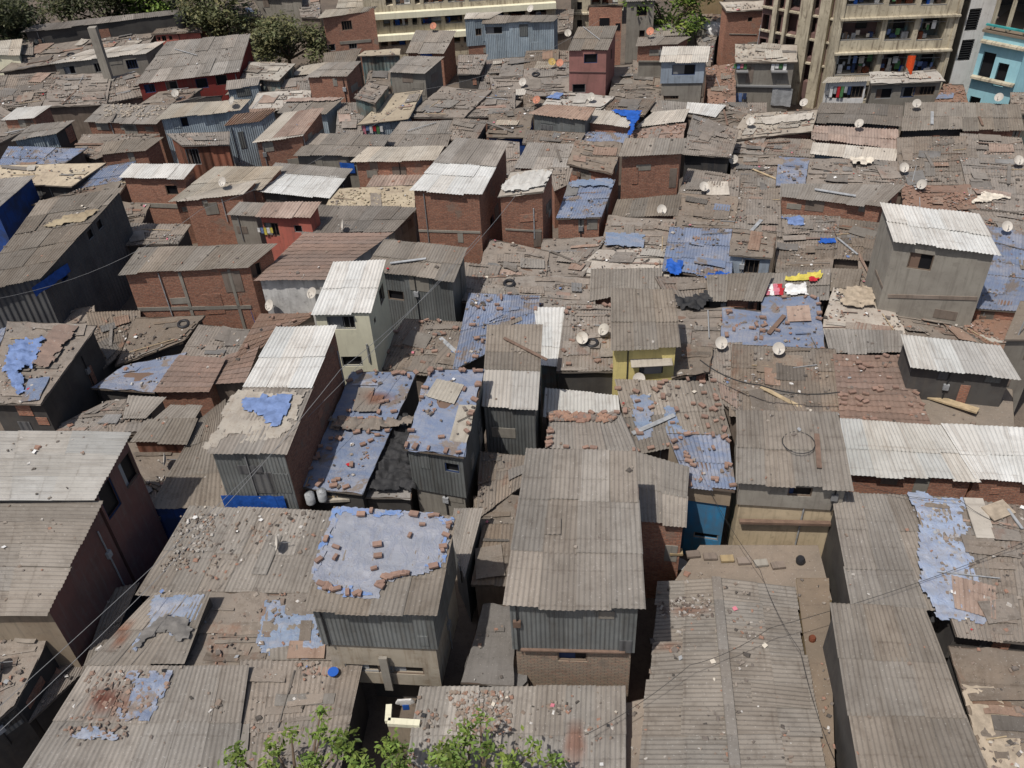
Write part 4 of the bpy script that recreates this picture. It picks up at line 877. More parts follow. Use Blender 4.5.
B4|70,316 292,300 285,408 60,410|3.0|a|dark|r=.25|grey corrugated roof under the spread drying cloths, right of centre
D1|430,88 515,70 395,340 320,395|2.5|a|dark|r=.2|low corrugated lean-to in the shade of the pinkish wall, left
D1|270,300 380,240 300,400 160,520|2.1|m|dark|r=.1|junk-covered ledge deep in the dark alley, bottom left
C1|470,470 580,400 600,520 500,640|2.4|m|dark|r=.1|rubbish-strewn ledge between the pinkish wall and the litter-strewn roof, left
"""
# ------------------------------------------------------------------ world, light
w = bpy.data.worlds.new('World'); scene.world = w; w.use_nodes = True; nt = w.node_tree
bg = nt.nodes['Background']; sky = nt.nodes.new('ShaderNodeTexSky'); sky.sky_type = 'NISHITA'; sky.sun_disc = False
SV = Vector((-.34, -.36, 1)).normalized()
sky.sun_elevation = math.asin(SV.z); sky.sun_rotation = math.atan2(SV.x, SV.y); sky.dust_density = 3
nt.links.new(sky.outputs[0], bg.inputs[0]); bg.inputs[1].default_value = .085
sd = bpy.data.lights.new('sun', 'SUN'); sd.energy = 3.9; sd.angle = math.radians(.6); sd.color = (1, .955, .89)
so = bpy.data.objects.new('sun', sd); COL.objects.link(so); so.rotation_euler = SV.to_track_quat('Z', 'Y').to_euler()
scene.view_settings.view_transform = 'Standard'; scene.view_settings.look = 'None'; scene.view_settings.exposure = EXPO
# ground
mb = MB(); mb.face([(-300, -150, 0), (300, -150, 0), (300, 500, 0), (-300, 500, 0)], 'ground'); g = mb.build('ground'); g['kind'] = 'structure'
huts = []
for i, ln in enumerate([l for l in DATA.strip().split('\n') if l and l[0] != '#']):
    huts.append(hut(ln, i))

# ------------------------------------------------------------------ larger background buildings
def block(name, label, cat, pl, pr, depth, ztop, mat, holes, rev=.8, back='w_mauve', z0=0.0, topmat='r_cement', bars=False, partname='window'):
    p0, p1 = P(*pl, z0), P(*pr, z0); d = (p1 - p0); d.z = 0; Ls = d.length; d.normalize(); n = Vector((d.y, -d.x, 0))
    root = empty(name, (p0 + p1) / 2, label, cat); inv = Matrix.Translation(-(p0 + p1) / 2)
    mb = MB(); hs = []
    for (x0, y0, x1, y1) in holes:
        s0, za = plane_sz(p0, p1, x0, y1); s1, _ = plane_sz(p0, p1, x1, y1); _, zb = plane_sz(p0, p1, (x0 + x1) / 2, y0)
        hs.append((max(.1, s0), za, min(Ls - .1, s1), zb))
    hs = [h for h in hs if h[2] - h[0] > .1 and h[3] - h[1] > .1 and h[1] > z0 + .05 and h[3] < ztop - .05]
    r = wall_face(mb, p0, p1, z0, ztop, ztop, hs, mat, rev=rev, out=n)
    q0, q1 = p0 - n * depth, p1 - n * depth
    wall_face(mb, p1, q1, z0, ztop, ztop, [], mat, out=d); wall_face(mb, q1, q0, z0, ztop, ztop, [], mat, out=-n); wall_face(mb, q0, p0, z0, ztop, ztop, [], mat, out=-d)
    parts = [mb.build('wall')]
    m2 = MB(); up = Vector((0, 0, ztop - z0)); m2.box((p0 + p1) / 2 - n * depth / 2 + up + Vector((0, 0, .08)), Ls + .3, depth + .3, .16, topmat, Matrix((d, -n, Vector((0, 0, 1)))).transposed()); parts.append(m2.build('roof'))
    pt = lambda s, z, dep=0: Vector((p0.x, p0.y, 0)) + d * s + Vector((0, 0, z)) - n * dep
    rng = random.Random(len(label))
    for h in (r[0] if r else []):
        b = rng.choice(back) if isinstance(back, list) else back
        m3 = MB(); a, za, c, zb = h
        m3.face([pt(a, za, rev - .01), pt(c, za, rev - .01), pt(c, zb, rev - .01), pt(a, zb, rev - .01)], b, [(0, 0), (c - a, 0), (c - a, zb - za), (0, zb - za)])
        ww = c - a
        if ww > 1.2:
            s = a + ww * rng.uniform(.3, .5); m3.box(pt(s + .4, (za + zb) / 2 + .1, rev - .06), .8, .06, (zb - za) * .5, 'void', Matrix((d, -n, Vector((0, 0, 1)))).transposed())
            for kk in range(3): m3.box(pt(a + ww * rng.uniform(.1, .9), za + .25, rev * .4), rng.uniform(.2, .5), .25, rng.uniform(.2, .6), rng.choice(['c_blue', 'c_white', 'c_brown', 'c_rust', 'c_palegrey', 'c_navy']), Matrix((d, -n, Vector((0, 0, 1)))).transposed())
            m3.bar(pt(a, za + .05, .03), pt(c, za + .05, .03), .05, 'frame_grey'); m3.bar(pt(a, (zb * .8 + za * .2), .1), pt(c, (zb * .8 + za * .2), .1), .03, 'frame_grey')
        parts.append(m3.build(partname))
    for p_ in parts: p_.parent = root; p_.matrix_parent_inverse = inv
    def add(nm, fn):
        mbx = MB(); fn(mbx); o = mbx.build(nm); o.parent = root; o.matrix_parent_inverse = inv; return o
    return root, pt, Ls, d, n, p0, p1, add
def zat(B, x, y): return plane_sz(B[5], B[6], x, y)
# main cream apartment block
hol = []
for (ya, yb) in ((-48, -28), (-14, 6), (18, 41), (54, 76), (86, 102)):
    sh = (30 - ya) * .15
    hol += [(838 + sh, ya, 877 + sh, yb), (882 + sh, ya, 909 + sh, yb), (914 + sh, ya, 940 + sh, yb)]
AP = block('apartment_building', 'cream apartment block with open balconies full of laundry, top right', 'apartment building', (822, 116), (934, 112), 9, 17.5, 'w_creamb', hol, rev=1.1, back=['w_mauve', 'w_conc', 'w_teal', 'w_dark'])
def ledge(B, y, out=.35, th=.14, m='w_creamb', x0=None, x1=None, name='ledge'):
    _, z = zat(B, (B[4].x * 0 + 880) if False else proj(B[1](B[2] / 2, 3))[0], y)
    a = 0 if x0 is None else x0; b = B[2] if x1 is None else x1
    B[7](name, lambda mb: mb.box(B[1]((a + b) / 2, z, -out / 2), b - a, out, th, m, Matrix((B[3], -B[4], Vector((0, 0, 1)))).transposed()))
for y in (-20, 17, 51): ledge(AP, y)
for s in (0.12, AP[2] - .12): AP[7]('column', lambda mb: mb.box(AP[1](s, 8.7, -.06), .24, .16, 17.4, 'w_creamb', Matrix((AP[3], -AP[4], Vector((0, 0, 1)))).transposed()))
# block with slanting pillars to its left
hol = []
for (ya, yb) in ((-40, -22), (-14, 8), (14, 32), (38, 56), (62, 80)):
    sh = (40 - ya) * .14
    hol += [(757 + sh, ya, 764 + sh, yb), (767 + sh, ya, 776 + sh, yb), (780 + sh, ya, 792 + sh, yb), (802 + sh, ya, 811 + sh, yb)]
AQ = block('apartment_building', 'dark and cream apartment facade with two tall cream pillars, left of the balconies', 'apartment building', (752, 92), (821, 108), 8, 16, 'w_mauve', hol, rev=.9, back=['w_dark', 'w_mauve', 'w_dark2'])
def pillar(B, x, y, w, m='w_creamb', out=.5):
    s, z = zat(B, x, y)
    B[7]('pillar', lambda mb: mb.box(B[1](s, 8, -out / 2), w, out, 16, m, Matrix((B[3], -B[4], Vector((0, 0, 1)))).transposed()))
for x, w_ in ((769, .35), (780, .25), (799, .95), (817, .8)): pillar(AQ, x, 70, w_)
for y in (-16, 11, 35, 59): ledge(AQ, y, .25, .12)
# dark-coloured block for the shade in the recess, with ledges, then the pale tower with louvres
AR = block('recess_shade', 'dark recessed stair shaft between the cream apartment block and the pale louvred tower', 'building', (934, 100), (948, 100), 5, 16, 'w_dark', [])
for y in (2, 34, 62): ledge(AR, y, .5, .2, 'w_creamb')
AT = block('apartment_building', 'pale grey tower with black louvred windows and a dark side, top right', 'apartment building', (943, 106), (968, 104), 6, 17, 'w_lgrey', [(968, -32, 979, -14), (963, 9, 976, 31), (957, 40, 969, 61)], rev=.2, back='void')
for (x0, y0, x1, y1) in ((963, 9, 976, 31), (957, 40, 969, 61)):
    s0, z0_ = zat(AT, x0 + 1, y1); s1, _ = zat(AT, x1, y1); _, z1_ = zat(AT, (x0 + x1) / 2, y0)
    def lv(mb):
        for k in range(9): mb.box(AT[1]((s0 + s1) / 2, z0_ + (z1_ - z0_) * (k + .5) / 9, .04), s1 - s0, .1, .03, 'c_black', Matrix((AT[3], -AT[4], Vector((0, 0, 1)))).transposed())
    AT[7]('louvre', lv)
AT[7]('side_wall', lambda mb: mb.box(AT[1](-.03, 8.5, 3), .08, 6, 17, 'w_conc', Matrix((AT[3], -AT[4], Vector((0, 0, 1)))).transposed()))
# light blue building
q0, q1, q2 = P(962, 112, 0), P(1003, 122, 0), P(1120, 116, 0); zt = solve_z(q1.x, q1.y, 40)
LB = block('apartment_building', 'light blue painted building with green-edged ledges, top right corner', 'apartment building', (962, 112), (1003, 122), 5, zt, 'w_lblue', [(976, 51, 989, 80), (992, 62, 1003, 86), (966, 96, 977, 112)], rev=.35, back='void')
for y, m_ in ((42, 'w_creamb'), (80, 'w_creamb')): ledge(LB, y, .45, .16, m_)
ledge(LB, 25, .2, .12, 'c_teal')
def rightface(mb):
    d = (q2 - q1); d.z = 0; d.normalize(); n = Vector((d.y, -d.x, 0)); wall_face(mb, q1 + n * .02, q2 + n * .02, 0, zt, zt, [], 'w_lblue', out=n); wall_face(mb, q2, q2 - n * 8, 0, zt, zt, [], 'w_lblue', out=d)
    mb.face([q1 + Vector((0, 0, zt)), q2 + Vector((0, 0, zt)), q2 - n * 8 + Vector((0, 0, zt)), q1 - n * 8 + Vector((0, 0, zt))], 'w_conc')
    mb.box((q1 + q2) / 2 + Vector((0, 0, zt + 3.2)) - n * 4, (q2 - q1).length, 7.5, .2, 'w_creamb', Matrix((d, -n, Vector((0, 0, 1)))).transposed())
    mb.box((q1 + q2) / 2 + Vector((0, 0, zt + 1.6)) - n * 7.6, (q2 - q1).length, .2, 3.2, 'w_dark', Matrix((d, -n, Vector((0, 0, 1)))).transposed())
    for k in range(5): mb.box(q1.lerp(q2, .05 + k * .2) + Vector((0, 0, zt + 1.6)) - n * .4, .25, .25, 3.2, 'w_creamb')
LB[7]('side_wall', rightface)
for k in (.1, .45, .85): LB[7]('column', lambda mb: mb.box(LB[1](LB[2] * k, zt + 1.6, .3), .22, .22, 3.0, 'w_creamb'))
LB[7]('upper_slab', lambda mb: mb.box(LB[1](LB[2] * .5, zt + 3.2, 2.4), LB[2] + .4, 5, .2, 'w_creamb', Matrix((LB[3], -LB[4], Vector((0, 0, 1)))).transposed()))
# long low-rise with cream balcony bands
hol = []
for (ya, yb) in ((-34, -18), (-10, 5), (14, 26), (37, 46)):
    for a, b in ((383, 391), (393, 409), (412, 418), (421, 442), (445, 463), (466, 484), (487, 505), (508, 526), (529, 547)):
        hol.append((a + (20 - ya) * .1, ya - (a - 400) * .05, b + (20 - ya) * .1 - 1, yb - (a - 400) * .05))
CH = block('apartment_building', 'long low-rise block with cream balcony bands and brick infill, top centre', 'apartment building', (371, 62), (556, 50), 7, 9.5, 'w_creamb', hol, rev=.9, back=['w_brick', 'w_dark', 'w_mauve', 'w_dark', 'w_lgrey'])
for y, x1 in ((10, None), (32, CH[2] * .62)): ledge(CH, y, .5, .5, 'w_cream', x1=x1, name='balcony')
# cream house near the top
CC = block('apartment_building', 'narrow cream house with small windows behind the brick house, top centre', 'house', (571, 34), (590, 34), 5, 7.0, 'w_creamb', [(577, 20, 582, 28), (577, 2, 582, 10)], rev=.15, back='void')
ledge(CC, 13, .3, .15)
CB = block('apartment_building', 'cream balcony house with rust-coloured railing above the brick house, top centre', 'house', (588, 26), (622, 24), 4, 7.5, 'w_creamb', [(592, -8, 600, 5), (602, -8, 618, 5)], rev=.8, back='w_rust')
ledge(CB, 8, .5, .3, 'w_cream', name='balcony')
# far skyline bits behind the first rows
fr = random.Random(77)
far_lab = ['far grey shed roof behind the olive tree', 'far brown roof right of the bright bush', 'far ochre house behind the two-storey brick house', 'far grey house behind the long low-rise', 'far dark roof left of the bright green tree',
           'far pinkish house right of the bright green tree', 'far pale shed above the plain brick house', 'far brown shed between the green tree and the brick house']
for (x, y, w_, h, mt), lb in zip([(245, 14, 30, 3.2, 'w_conc'), (160, 10, 26, 3, 'w_plaster'), (330, -8, 40, 5, 'w_beige'), (450, -20, 80, 5, 'w_conc'), (575, -18, 30, 5, 'w_dark'), (700, -12, 40, 6, 'w_coral'), (745, -20, 50, 5, 'w_lgrey'), (706, 16, 32, 3.0, 'w_yellowbrown')], far_lab):
    block('house', lb, 'house', (x - w_ / 2, y), (x + w_ / 2, y - 2), 5, h, mt, [(x - w_ * .3, y - 24, x - w_ * .1, y - 16), (x + w_ * .1, y - 24, x + w_ * .3, y - 16)], rev=.15, back='void', topmat='r_asb')
# ------------------------------------------------------------------ concrete pillar and water tank
b0 = P(110, 82, 2.9); b0.z = 0; zt_ = solve_z(b0.x, b0.y, 27)
mb = MB(); mb.box((b0.x, b0.y, zt_ / 2), .62, .5, zt_, 'w_conc'); mb.box((b0.x, b0.y, 1.6), 1.0, .9, 3.2, 'w_conc')
o = mb.build('concrete_pillar', None, (b0.x, b0.y, 0)); tag(o, 'tall bare concrete pillar rising in front of the pale grey long house', 'pillar')
q, s_, _, _ = hit(184, 27)
mb = MB(); rr = [.55, .62, .6, .62, .6, .62, .6, .5, .25]; zz = [0, .1, .35, .4, .65, .7, 1.0, 1.2, 1.3]
mb.tube([q + Vector((0, 0, z)) for z in zz], rr, 'blackplastic', 16); o = mb.build('water_tank', None, q); tag(o, 'black plastic water tank on the coral hut roof', 'water tank')

# ------------------------------------------------------------------ gabled hall at the bottom right
def zroof(pts, zs): return [P(*p, z) for p, z in zip(pts, zs)]
hallr = empty('brick_hall', P(740, 680, 0), 'wide gabled corrugated hall strewn with litter, bottom centre right', 'hall'); hinv = Matrix.Translation(-P(740, 680, 0))
rg = random.Random(4)
S1 = Surf(*zroof([(716, 578), (738, 800), (634, 800), (658, 582)], [3.3, 3.3, 3.0, 3.0]), 'a', 'hall'); S2 = Surf(*zroof([(740, 800), (718, 578), (793, 588), (834, 800)], [3.3, 3.3, 3.0, 3.0]), 'a', 'hall')
for S in (S1, S2):
    S.walls = {}; ROOFS.append(S); o = build_roof(S, 'a', rg); o.parent = hallr; o.matrix_parent_inverse = hinv
mb = MB(); 
for k in range(8): mb.bar(S1.A.lerp(S1.B, k / 8) + Vector((0, 0, .07)), S1.A.lerp(S1.B, (k + 1.03) / 8) + Vector((0, 0, .07 + .01 * (k % 2))), .34, 'r_asb', .05, t=tn(rg, .1))
o = mb.build('ridge_cap'); o.parent = hallr; o.matrix_parent_inverse = hinv
mb = MB(); c4 = [S1.D, S2.C, S2.D, S1.C]; cc = sum(c4, Vector()) / 4; qq = [cc.lerp(p, .96) for p in c4]
for i in range(4):
    a, b = qq[i], qq[(i + 1) % 4]; d = (b - a).normalized(); n = Vector((d.y, -d.x, 0)); n = n if (((a + b) / 2) - cc).dot(n) > 0 else -n
    wall_face(mb, a, b, 0, a.z - .08, b.z - .08, [], 'w_brick', out=n)
for (e0, e1) in ((S1.A, (S1.D, S2.C)),):
    a, b = qq[0], qq[1]; mb.face([a - Vector((0, 0, .08)), b - Vector((0, 0, .08)), S1.A - Vector((0, .3, .1))], 'w_brick', [(0, 0), (5, 0), (2.5, .5)])
o = mb.build('wall'); o.parent = hallr; o.matrix_parent_inverse = hinv
def slab(name, label, cat, pts, z, th, mat, seed=0):
    c = [P(*p, z) for p in pts]; S = Surf(*c, 'c', label); S.walls = {}; ROOFS.append(S); ctr = sum(c, Vector()) / 4
    root = empty(name, (ctr.x, ctr.y, 0), label, cat); inv = Matrix.Translation((-ctr.x, -ctr.y, 0)); rows = []
    n, m_ = max(3, int(S.W / .4)), max(3, int(S.L / .4)); mb = MB()
    rows = [[S.p(j / n, i / m_) + Vector((0, 0, .03 * noise.noise(S.p(j / n, i / m_)))) for j in range(n + 1)] for i in range(m_ + 1)]
    mb.grid(rows, mat, lambda i, j: (j / n * S.W, i / m_ * S.L)); o = mb.build('slab'); o.parent = root; o.matrix_parent_inverse = inv
    mb = MB()
    for i in range(4):
        a, b = c[i], c[(i + 1) % 4]; d = (b - a).normalized(); nn = Vector((d.y, -d.x, 0)); nn = nn if (((a + b) / 2) - ctr).dot(nn) > 0 else -nn
        wall_face(mb, a, b, 0, z, z, [], 'w_yellowbrown', out=nn)
    o = mb.build('wall'); o.parent = root; o.matrix_parent_inverse = inv
slab('terrace', 'bare sunlit cement terrace in front of the grey house with cream ground floor', 'terrace', [(700, 545), (818, 545), (832, 600), (668, 590)], 2.75, .1, 'r_cement')
slab('terrace', 'long cement gutter ledge between the gabled hall and the smooth grey roof', 'ledge', [(796, 578), (829, 578), (838, 800), (838, 800.5)][:2] + [(836, 800), (826, 800)], 2.8, .1, 'r_cement')

# ------------------------------------------------------------------ rust stains on sheets (colour of the metal itself)
STAINS = [(115, 700, 38, 14), (378, 398, 22, 7), (575, 745, 14, 22), (663, 647, 12, 6), (122, 632, 8, 14), (98, 700, 20, 12), (405, 655, 0, 0), (690, 610, 20, 8)]
for o in list(scene.objects):
    if o.type != 'MESH' or not o.name.startswith('roof'): continue
    me = o.data; pv = [proj(v.co) for v in me.vertices]; ca = me.color_attributes['tone'].data
    for (sx, sy, rx, ry) in STAINS:
        if not rx: continue
        hitv = {i: (1 - math.hypot((x - sx) / rx, (y - sy) / ry)) for i, (x, y) in enumerate(pv) if abs(x - sx) < rx and abs(y - sy) < ry}
        if not hitv: continue
        for li, lp in enumerate(me.loops):
            k = hitv.get(lp.vertex_index)
            if k and k > 0:
                p = me.vertices[lp.vertex_index].co; k = min(1, max(0, k * 1.6 + noise.noise(p * 1.7) * .9)) * .85
                c = ca[li].color; ca[li].color = (c[0] * (1 - k * .2), c[1] * (1 - k * .62), c[2] * (1 - k * .75), 1)

# ------------------------------------------------------------------ draped sheets
def TX(tile, x, y): return (130 + x / 4.6545, 380 + y / 4.6545) if tile == 'X' else T(tile, x, y)
def inpoly(x, y, poly):
    c = False; j = len(poly) - 1
    for i in range(len(poly)):
        xi, yi = poly[i]; xj, yj = poly[j]
        if (yi > y) != (yj > y) and x < (xj - xi) * (y - yi) / (yj - yi) + xi: c = not c
        j = i
    return c
def host(sub):
    for s in ROOFS:
        if sub in s.label: return s
    raise KeyError(sub)
DR = []
def drape(tile, coords_, mat, name, cat, label, off=.035, amp=.03, st=.09, h=None, corr=True, ragged=.12, group=None):
    pts = [TX(tile, *map(float, c.split(','))) for c in coords_.split()]
    cx = sum(p[0] for p in pts) / len(pts); cy = sum(p[1] for p in pts) / len(pts)
    S = host(h) if h else hit(cx, cy)[1]
    if S is None: return
    uvp = []
    for p in pts: q, u, v = S.hit(*p); uvp.append((u * S.W, v * S.L))
    u0, u1 = min(p[0] for p in uvp), max(p[0] for p in uvp); v0, v1 = min(p[1] for p in uvp), max(p[1] for p in uvp)
    st = max(st, math.sqrt((u1 - u0) * (v1 - v0) / 5000)); nu, nv = max(2, int((u1 - u0) / st)), max(2, int((v1 - v0) / st)); nrm = S.nrm(); sd_ = len(label) * 1.3
    rows = []
    for i in range(nv + 1):
        rr = []
        for j in range(nu + 1):
            a, b = u0 + (u1 - u0) * j / nu, v0 + (v1 - v0) * i / nv
            z = off + amp * .3 * (1 - min(1, abs(noise.noise(Vector((a * 1.6 + b * .6, b * 1.1, sd_ + 4)))) * 5)) + amp * abs(noise.noise(Vector((a * 1.3, b * 2.2, sd_)))) * 1.6 + amp * .7 * noise.noise(Vector((a * 4, b * 4, sd_))) + min(amp, .15) * .35 * noise.noise(Vector((a * 9 + b * 3, b * 9, sd_)))
            if corr: z += .012 * math.sin(2 * math.pi * a / .165)
            ja, jb = noise.noise(Vector((a * 7, b * 7, 1))) * st * .8, noise.noise(Vector((a * 7, b * 7, 5))) * st * .8
            rr.append(S.p((a + ja) / S.W, (b + jb) / S.L) + nrm * z)
        rows.append(rr)
    def keep(i, j):
        a, b = u0 + (u1 - u0) * (j + .5) / nu, v0 + (v1 - v0) * (i + .5) / nv
        return inpoly(a + ragged * noise.noise(Vector((a * 3, b * 3, sd_ + 3))) * 1.5, b + ragged * noise.noise(Vector((a * 3, b * 3, sd_ + 8))) * 1.5, uvp)
    mb = MB(); mb.grid(rows, mat, lambda i, j: (u0 + (u1 - u0) * j / nu, v0 + (v1 - v0) * i / nv), keep=keep)
    if not mb.f: return
    c = S.p((u0 + u1) / 2 / S.W, (v0 + v1) / 2 / S.L)
    o = mb.build(name, None, c); tag(o, label, cat, group); DR.append((o, S, uvp)); return S, uvp
TB = drape('C2', '325,488 560,505 785,525 778,565 755,650 735,718 640,745 560,760 515,770 480,842 370,832 300,812 262,800 235,745', 'tarp_grey', 'tarpaulin', 'tarpaulin', 'large pale blue tarpaulin ringed with bricks on the tall hut, lower left of centre', h='tall hut with blue tarpaulin')
for k, (poly, lab) in enumerate([('322,488 785,525 778,560 700,535 560,522 400,515 322,512', 'bright blue upper border of the large pale tarpaulin'), ('322,500 350,500 300,640 270,730 235,745', 'bright blue left border of the large pale tarpaulin'), ('262,790 330,790 400,810 480,842 370,834 300,812', 'bright blue lower lip of the large pale tarpaulin'), ('740,610 778,565 745,715 640,748 640,730 730,690', 'bright blue right border of the large pale tarpaulin')]):
    drape('C2', poly, 'tarp_rim', 'tarpaulin_strip', 'tarpaulin', lab, off=.075, amp=.02, h='tall hut with blue tarpaulin', ragged=.15)
drape('D1', '590,110 790,105 750,210 690,280 640,270 720,190 600,200 540,300 520,330 505,290 575,215', 'tarp_blue', 'tarpaulin', 'tarpaulin', 'torn blue tarpaulin looped around grey plastic, lower left', h='crumpled blue and grey')
drape('D1', '610,205 680,185 745,215 730,270 690,285 640,240 560,290 520,330 560,240', 'c_grey', 'plastic_sheet', 'plastic sheet', 'crumpled grey plastic sheet on the torn blue tarpaulin, lower left', off=.1, amp=.12, h='crumpled blue and grey')
drape('D2', '60,125 130,130 140,190 240,180 290,300 200,355 120,350 40,330 30,280', 'tarp_blue', 'tarpaulin', 'tarpaulin', 'faded blue tarpaulin left of the tall blue-tarp hut', h='littered roof with a blue sheet left')
drape('X', '490,50 820,60 790,160 740,240 620,300 550,280 540,245 450,245 375,325 355,325 430,150', 'r_pale', 'rag_sheet', 'rags', 'torn off-white sheet and rags on the hut with white upper roof', off=.035, amp=.035, h='hut with white upper roof', ragged=.25)
drape('X', '515,100 630,80 760,75 740,150 690,215 650,225 620,170 530,140', 'c_bluefade', 'tarpaulin', 'tarpaulin', 'small bright blue tarpaulin lying on the torn off-white sheet', off=.13, amp=.06, h='hut with white upper roof')
drape('C3', '505,60 580,60 585,220 530,235 515,150', 'tarp_blue', 'tarpaulin', 'tarpaulin', 'narrow blue sheet on the left part of the brick-weighted roof below the yellow house', h='large brick-weighted roof')
drape('C3', '630,110 670,100 690,190 730,205 860,210 870,235 720,240 650,250', 'tarp_blue', 'tarpaulin', 'tarpaulin', 'blue sheet along the lower right of the brick-weighted roof below the yellow house', h='large brick-weighted roof')
drape('C4', '590,422 640,418 700,440 790,450 805,560 830,700 915,905 710,898 640,780 625,620 640,540', 'tarp_fade', 'tarpaulin', 'tarpaulin', 'long washed-out blue plastic strip on the dark crumpled roof at right', h='big dark crumpled', amp=.06)
drape('D4', '790,440 900,445 960,540 1050,760 880,785 850,640', 'c_cement', 'cement_patch', 'cement patch', 'cream cement patch on the roof in the bottom right corner', h='dark roof with a cream cement', corr=False)
drape('A3', '430,428 545,432 522,475 500,530 488,525 500,470', 'c_blue', 'tarpaulin', 'tarpaulin', 'vivid blue plastic sheet between the two pale roofs, upper right of centre', off=.15, h='brick hut with pale roof left')
drape('C2', '500,170 560,155 645,150 602,265 640,440 432,440 440,390 500,330 480,230', 'c_black', 'plastic_sheet', 'plastic sheet', 'dark crumpled plastic draped between the two blue brick-littered roofs', off=.25, amp=.3, h='low roof under crumpled dark', corr=False)
drape('C2', '310,150 500,165 640,140 620,180 480,200 320,200', 'r_messy', 'debris_heap', 'debris', 'ridge of earth-coloured debris across the long blue roof, left of centre', off=.12, amp=.2, h='long blue plastic roof', corr=False)
drape('B3', '640,288 700,292 695,330 660,335 640,320', 'c_blue', 'plastic_sheet', 'plastic sheet', 'bright blue plastic bunched at the rag-heaped roof left corner', off=.15, amp=.2, h='blue roof heaped', corr=False)
drape('B3', '780,345 860,322 875,335 800,360', 'c_blue', 'plastic_sheet', 'plastic sheet', 'bright blue plastic under the rag-heaped roof right corner', off=.15, amp=.2, h='brown roof with black plastic', corr=False)
drape('B4', '115,105 200,110 205,140 150,135', 'c_bluefade', 'rag_heap', 'rags', 'blue rags on the grey sheet-covered roof below the long low brick wall', off=.1, amp=.15, h='grey sheet-covered roof', corr=False)
drape('B4', '255,185 320,188 318,205 260,205', 'c_blue', 'rag_heap', 'rags', 'small blue rag above the colourful drying cloth', off=.1, amp=.1, corr=False)
drape('B4', '130,330 205,322 262,306 268,332 205,345 136,348', 'c_yellow', 'drying_cloth', 'cloth', 'yellow, red and purple cloth spread to dry on the grey roof', off=.12, amp=.08, corr=False)
drape('B4', '225,335 268,340 215,355', 'c_red', 'drying_cloth', 'cloth', 'red corner cloth lying over the yellow drying cloth', off=.2, amp=.06, corr=False)
drape('B4', '125,357 205,357 216,398 132,400', 'c_white', 'drying_cloth', 'cloth', 'white cloth spread below the yellow drying cloth', off=.12, amp=.05, corr=False)
for k, m_ in enumerate(('c_pink', 'c_white', 'c_pink', 'c_red')):
    x = 52 + k * 17; drape('B4', f'{x},358 {x+17},357 {x+20},398 {x+2},400', m_, 'drying_cloth', 'cloth', ('pale pink stripe of the striped cloth left of the white cloth', 'white stripe of the striped cloth beside the white cloth', 'second pink stripe of the striped drying cloth', 'red stripe cloth touching the white drying cloth')[k], off=.12, amp=.03, corr=False, ragged=.01)
drape('A3', '175,380 215,358 250,360 230,385', 'c_bluefade', 'plastic_sheet', 'plastic sheet', 'blue plastic scrap on the white littered roof in front of the pink house', off=.1, corr=False)
drape('B3', '405,170 555,178 550,232 400,216', 'tarp_blue', 'tarpaulin', 'tarpaulin', 'blue sheet patch on the grey roof, centre right upper', off=.16, corr=False)
drape('A3', '275,700 440,692 428,735 400,720 340,722 270,728', 'tarp_blue', 'tarpaulin', 'tarpaulin', 'torn blue sheet across the top of the blue-draped brick hut roof', off=.16, corr=False)
drape('B1', '160,150 270,100 385,78 330,120 250,140', 'r_yel', 'drying_mat', 'mat', 'yellowish foam scraps spread on the long grey roof, upper left', off=.08, amp=.1)
drape('A4', '370,600 455,600 450,630 380,625', 'c_rag', 'rag_heap', 'rags', 'small white rag heap behind the curled brown roof, upper right', off=.2, amp=.2, corr=False)
drape('B4', '140,205 290,215 280,235 130,228', 'c_rag', 'rag_heap', 'rags', 'row of cream rags across the grey roof above the drying cloth', off=.12, amp=.15, corr=False)
drape('A3', '60,675 150,655 200,665 170,720 20,745 0,720', 'r_white', 'plastic_sheet', 'plastic sheet', 'torn white plastic on the brick house roof, upper centre', off=.1, amp=.09, h='brick house with white plastic', corr=False)
drape('B1', '40,600 180,570 130,690 80,700 100,790 70,800 20,700', 'c_bluefade', 'rag_heap', 'rags', 'blue rags strewn over the patched roof at the left border', off=.12, amp=.15, h='dark-walled house with rag', corr=False)
drape('B1', '210,530 310,525 190,690 125,680', 'r_clay', 'tile_patch', 'roof tiles', 'strip of clay tiles on the patched roof at the left border', off=.14, amp=.06, h='dark-walled house with rag', corr=False)
drape('A2', '130,395 160,380 350,380 330,392', 'r_rust', 'tile_patch', 'metal sheet', 'rusty sheet on the grey roof behind the rust-and-beige roof', off=.12)
drape('B4', '325,378 455,368 470,440 350,445', 'c_cement', 'cement_patch', 'cement patch', 'pale cement patch on the debris roof beside the concrete cube', off=.16, amp=.08, corr=False, ragged=.3)
drape('A4', '40,445 235,425 225,450 50,475', 'r_light', 'roof_board', 'board', 'pale sheet row on the patched roof below the laundry house', off=.14, corr=False)
drape('B3', '660,430 800,405 812,440 760,472 690,465', 'c_black', 'plastic_sheet', 'plastic sheet', 'black plastic sagging below the brown roof right of the ribbed roof', off=.12, amp=.3, h='grey-brown roof with dish right', corr=False)
drape('D1', '460,400 560,395 660,400 640,470 560,590 470,560 500,480', 'r_blue', 'tarpaulin', 'tarpaulin', 'patched blue sheet under broken tiles on the wide corrugated roof, bottom left', off=.04, amp=.05, h='wide corrugated roof with a rust', ragged=.35)
drape('D1', '270,650 350,610 430,640 500,660 400,662', 'tarp_blue', 'tarpaulin', 'tarpaulin', 'small blue plastic along the lower edge of the rust stain, bottom left', off=.05, amp=.06, h='wide corrugated roof with a rust', ragged=.2)

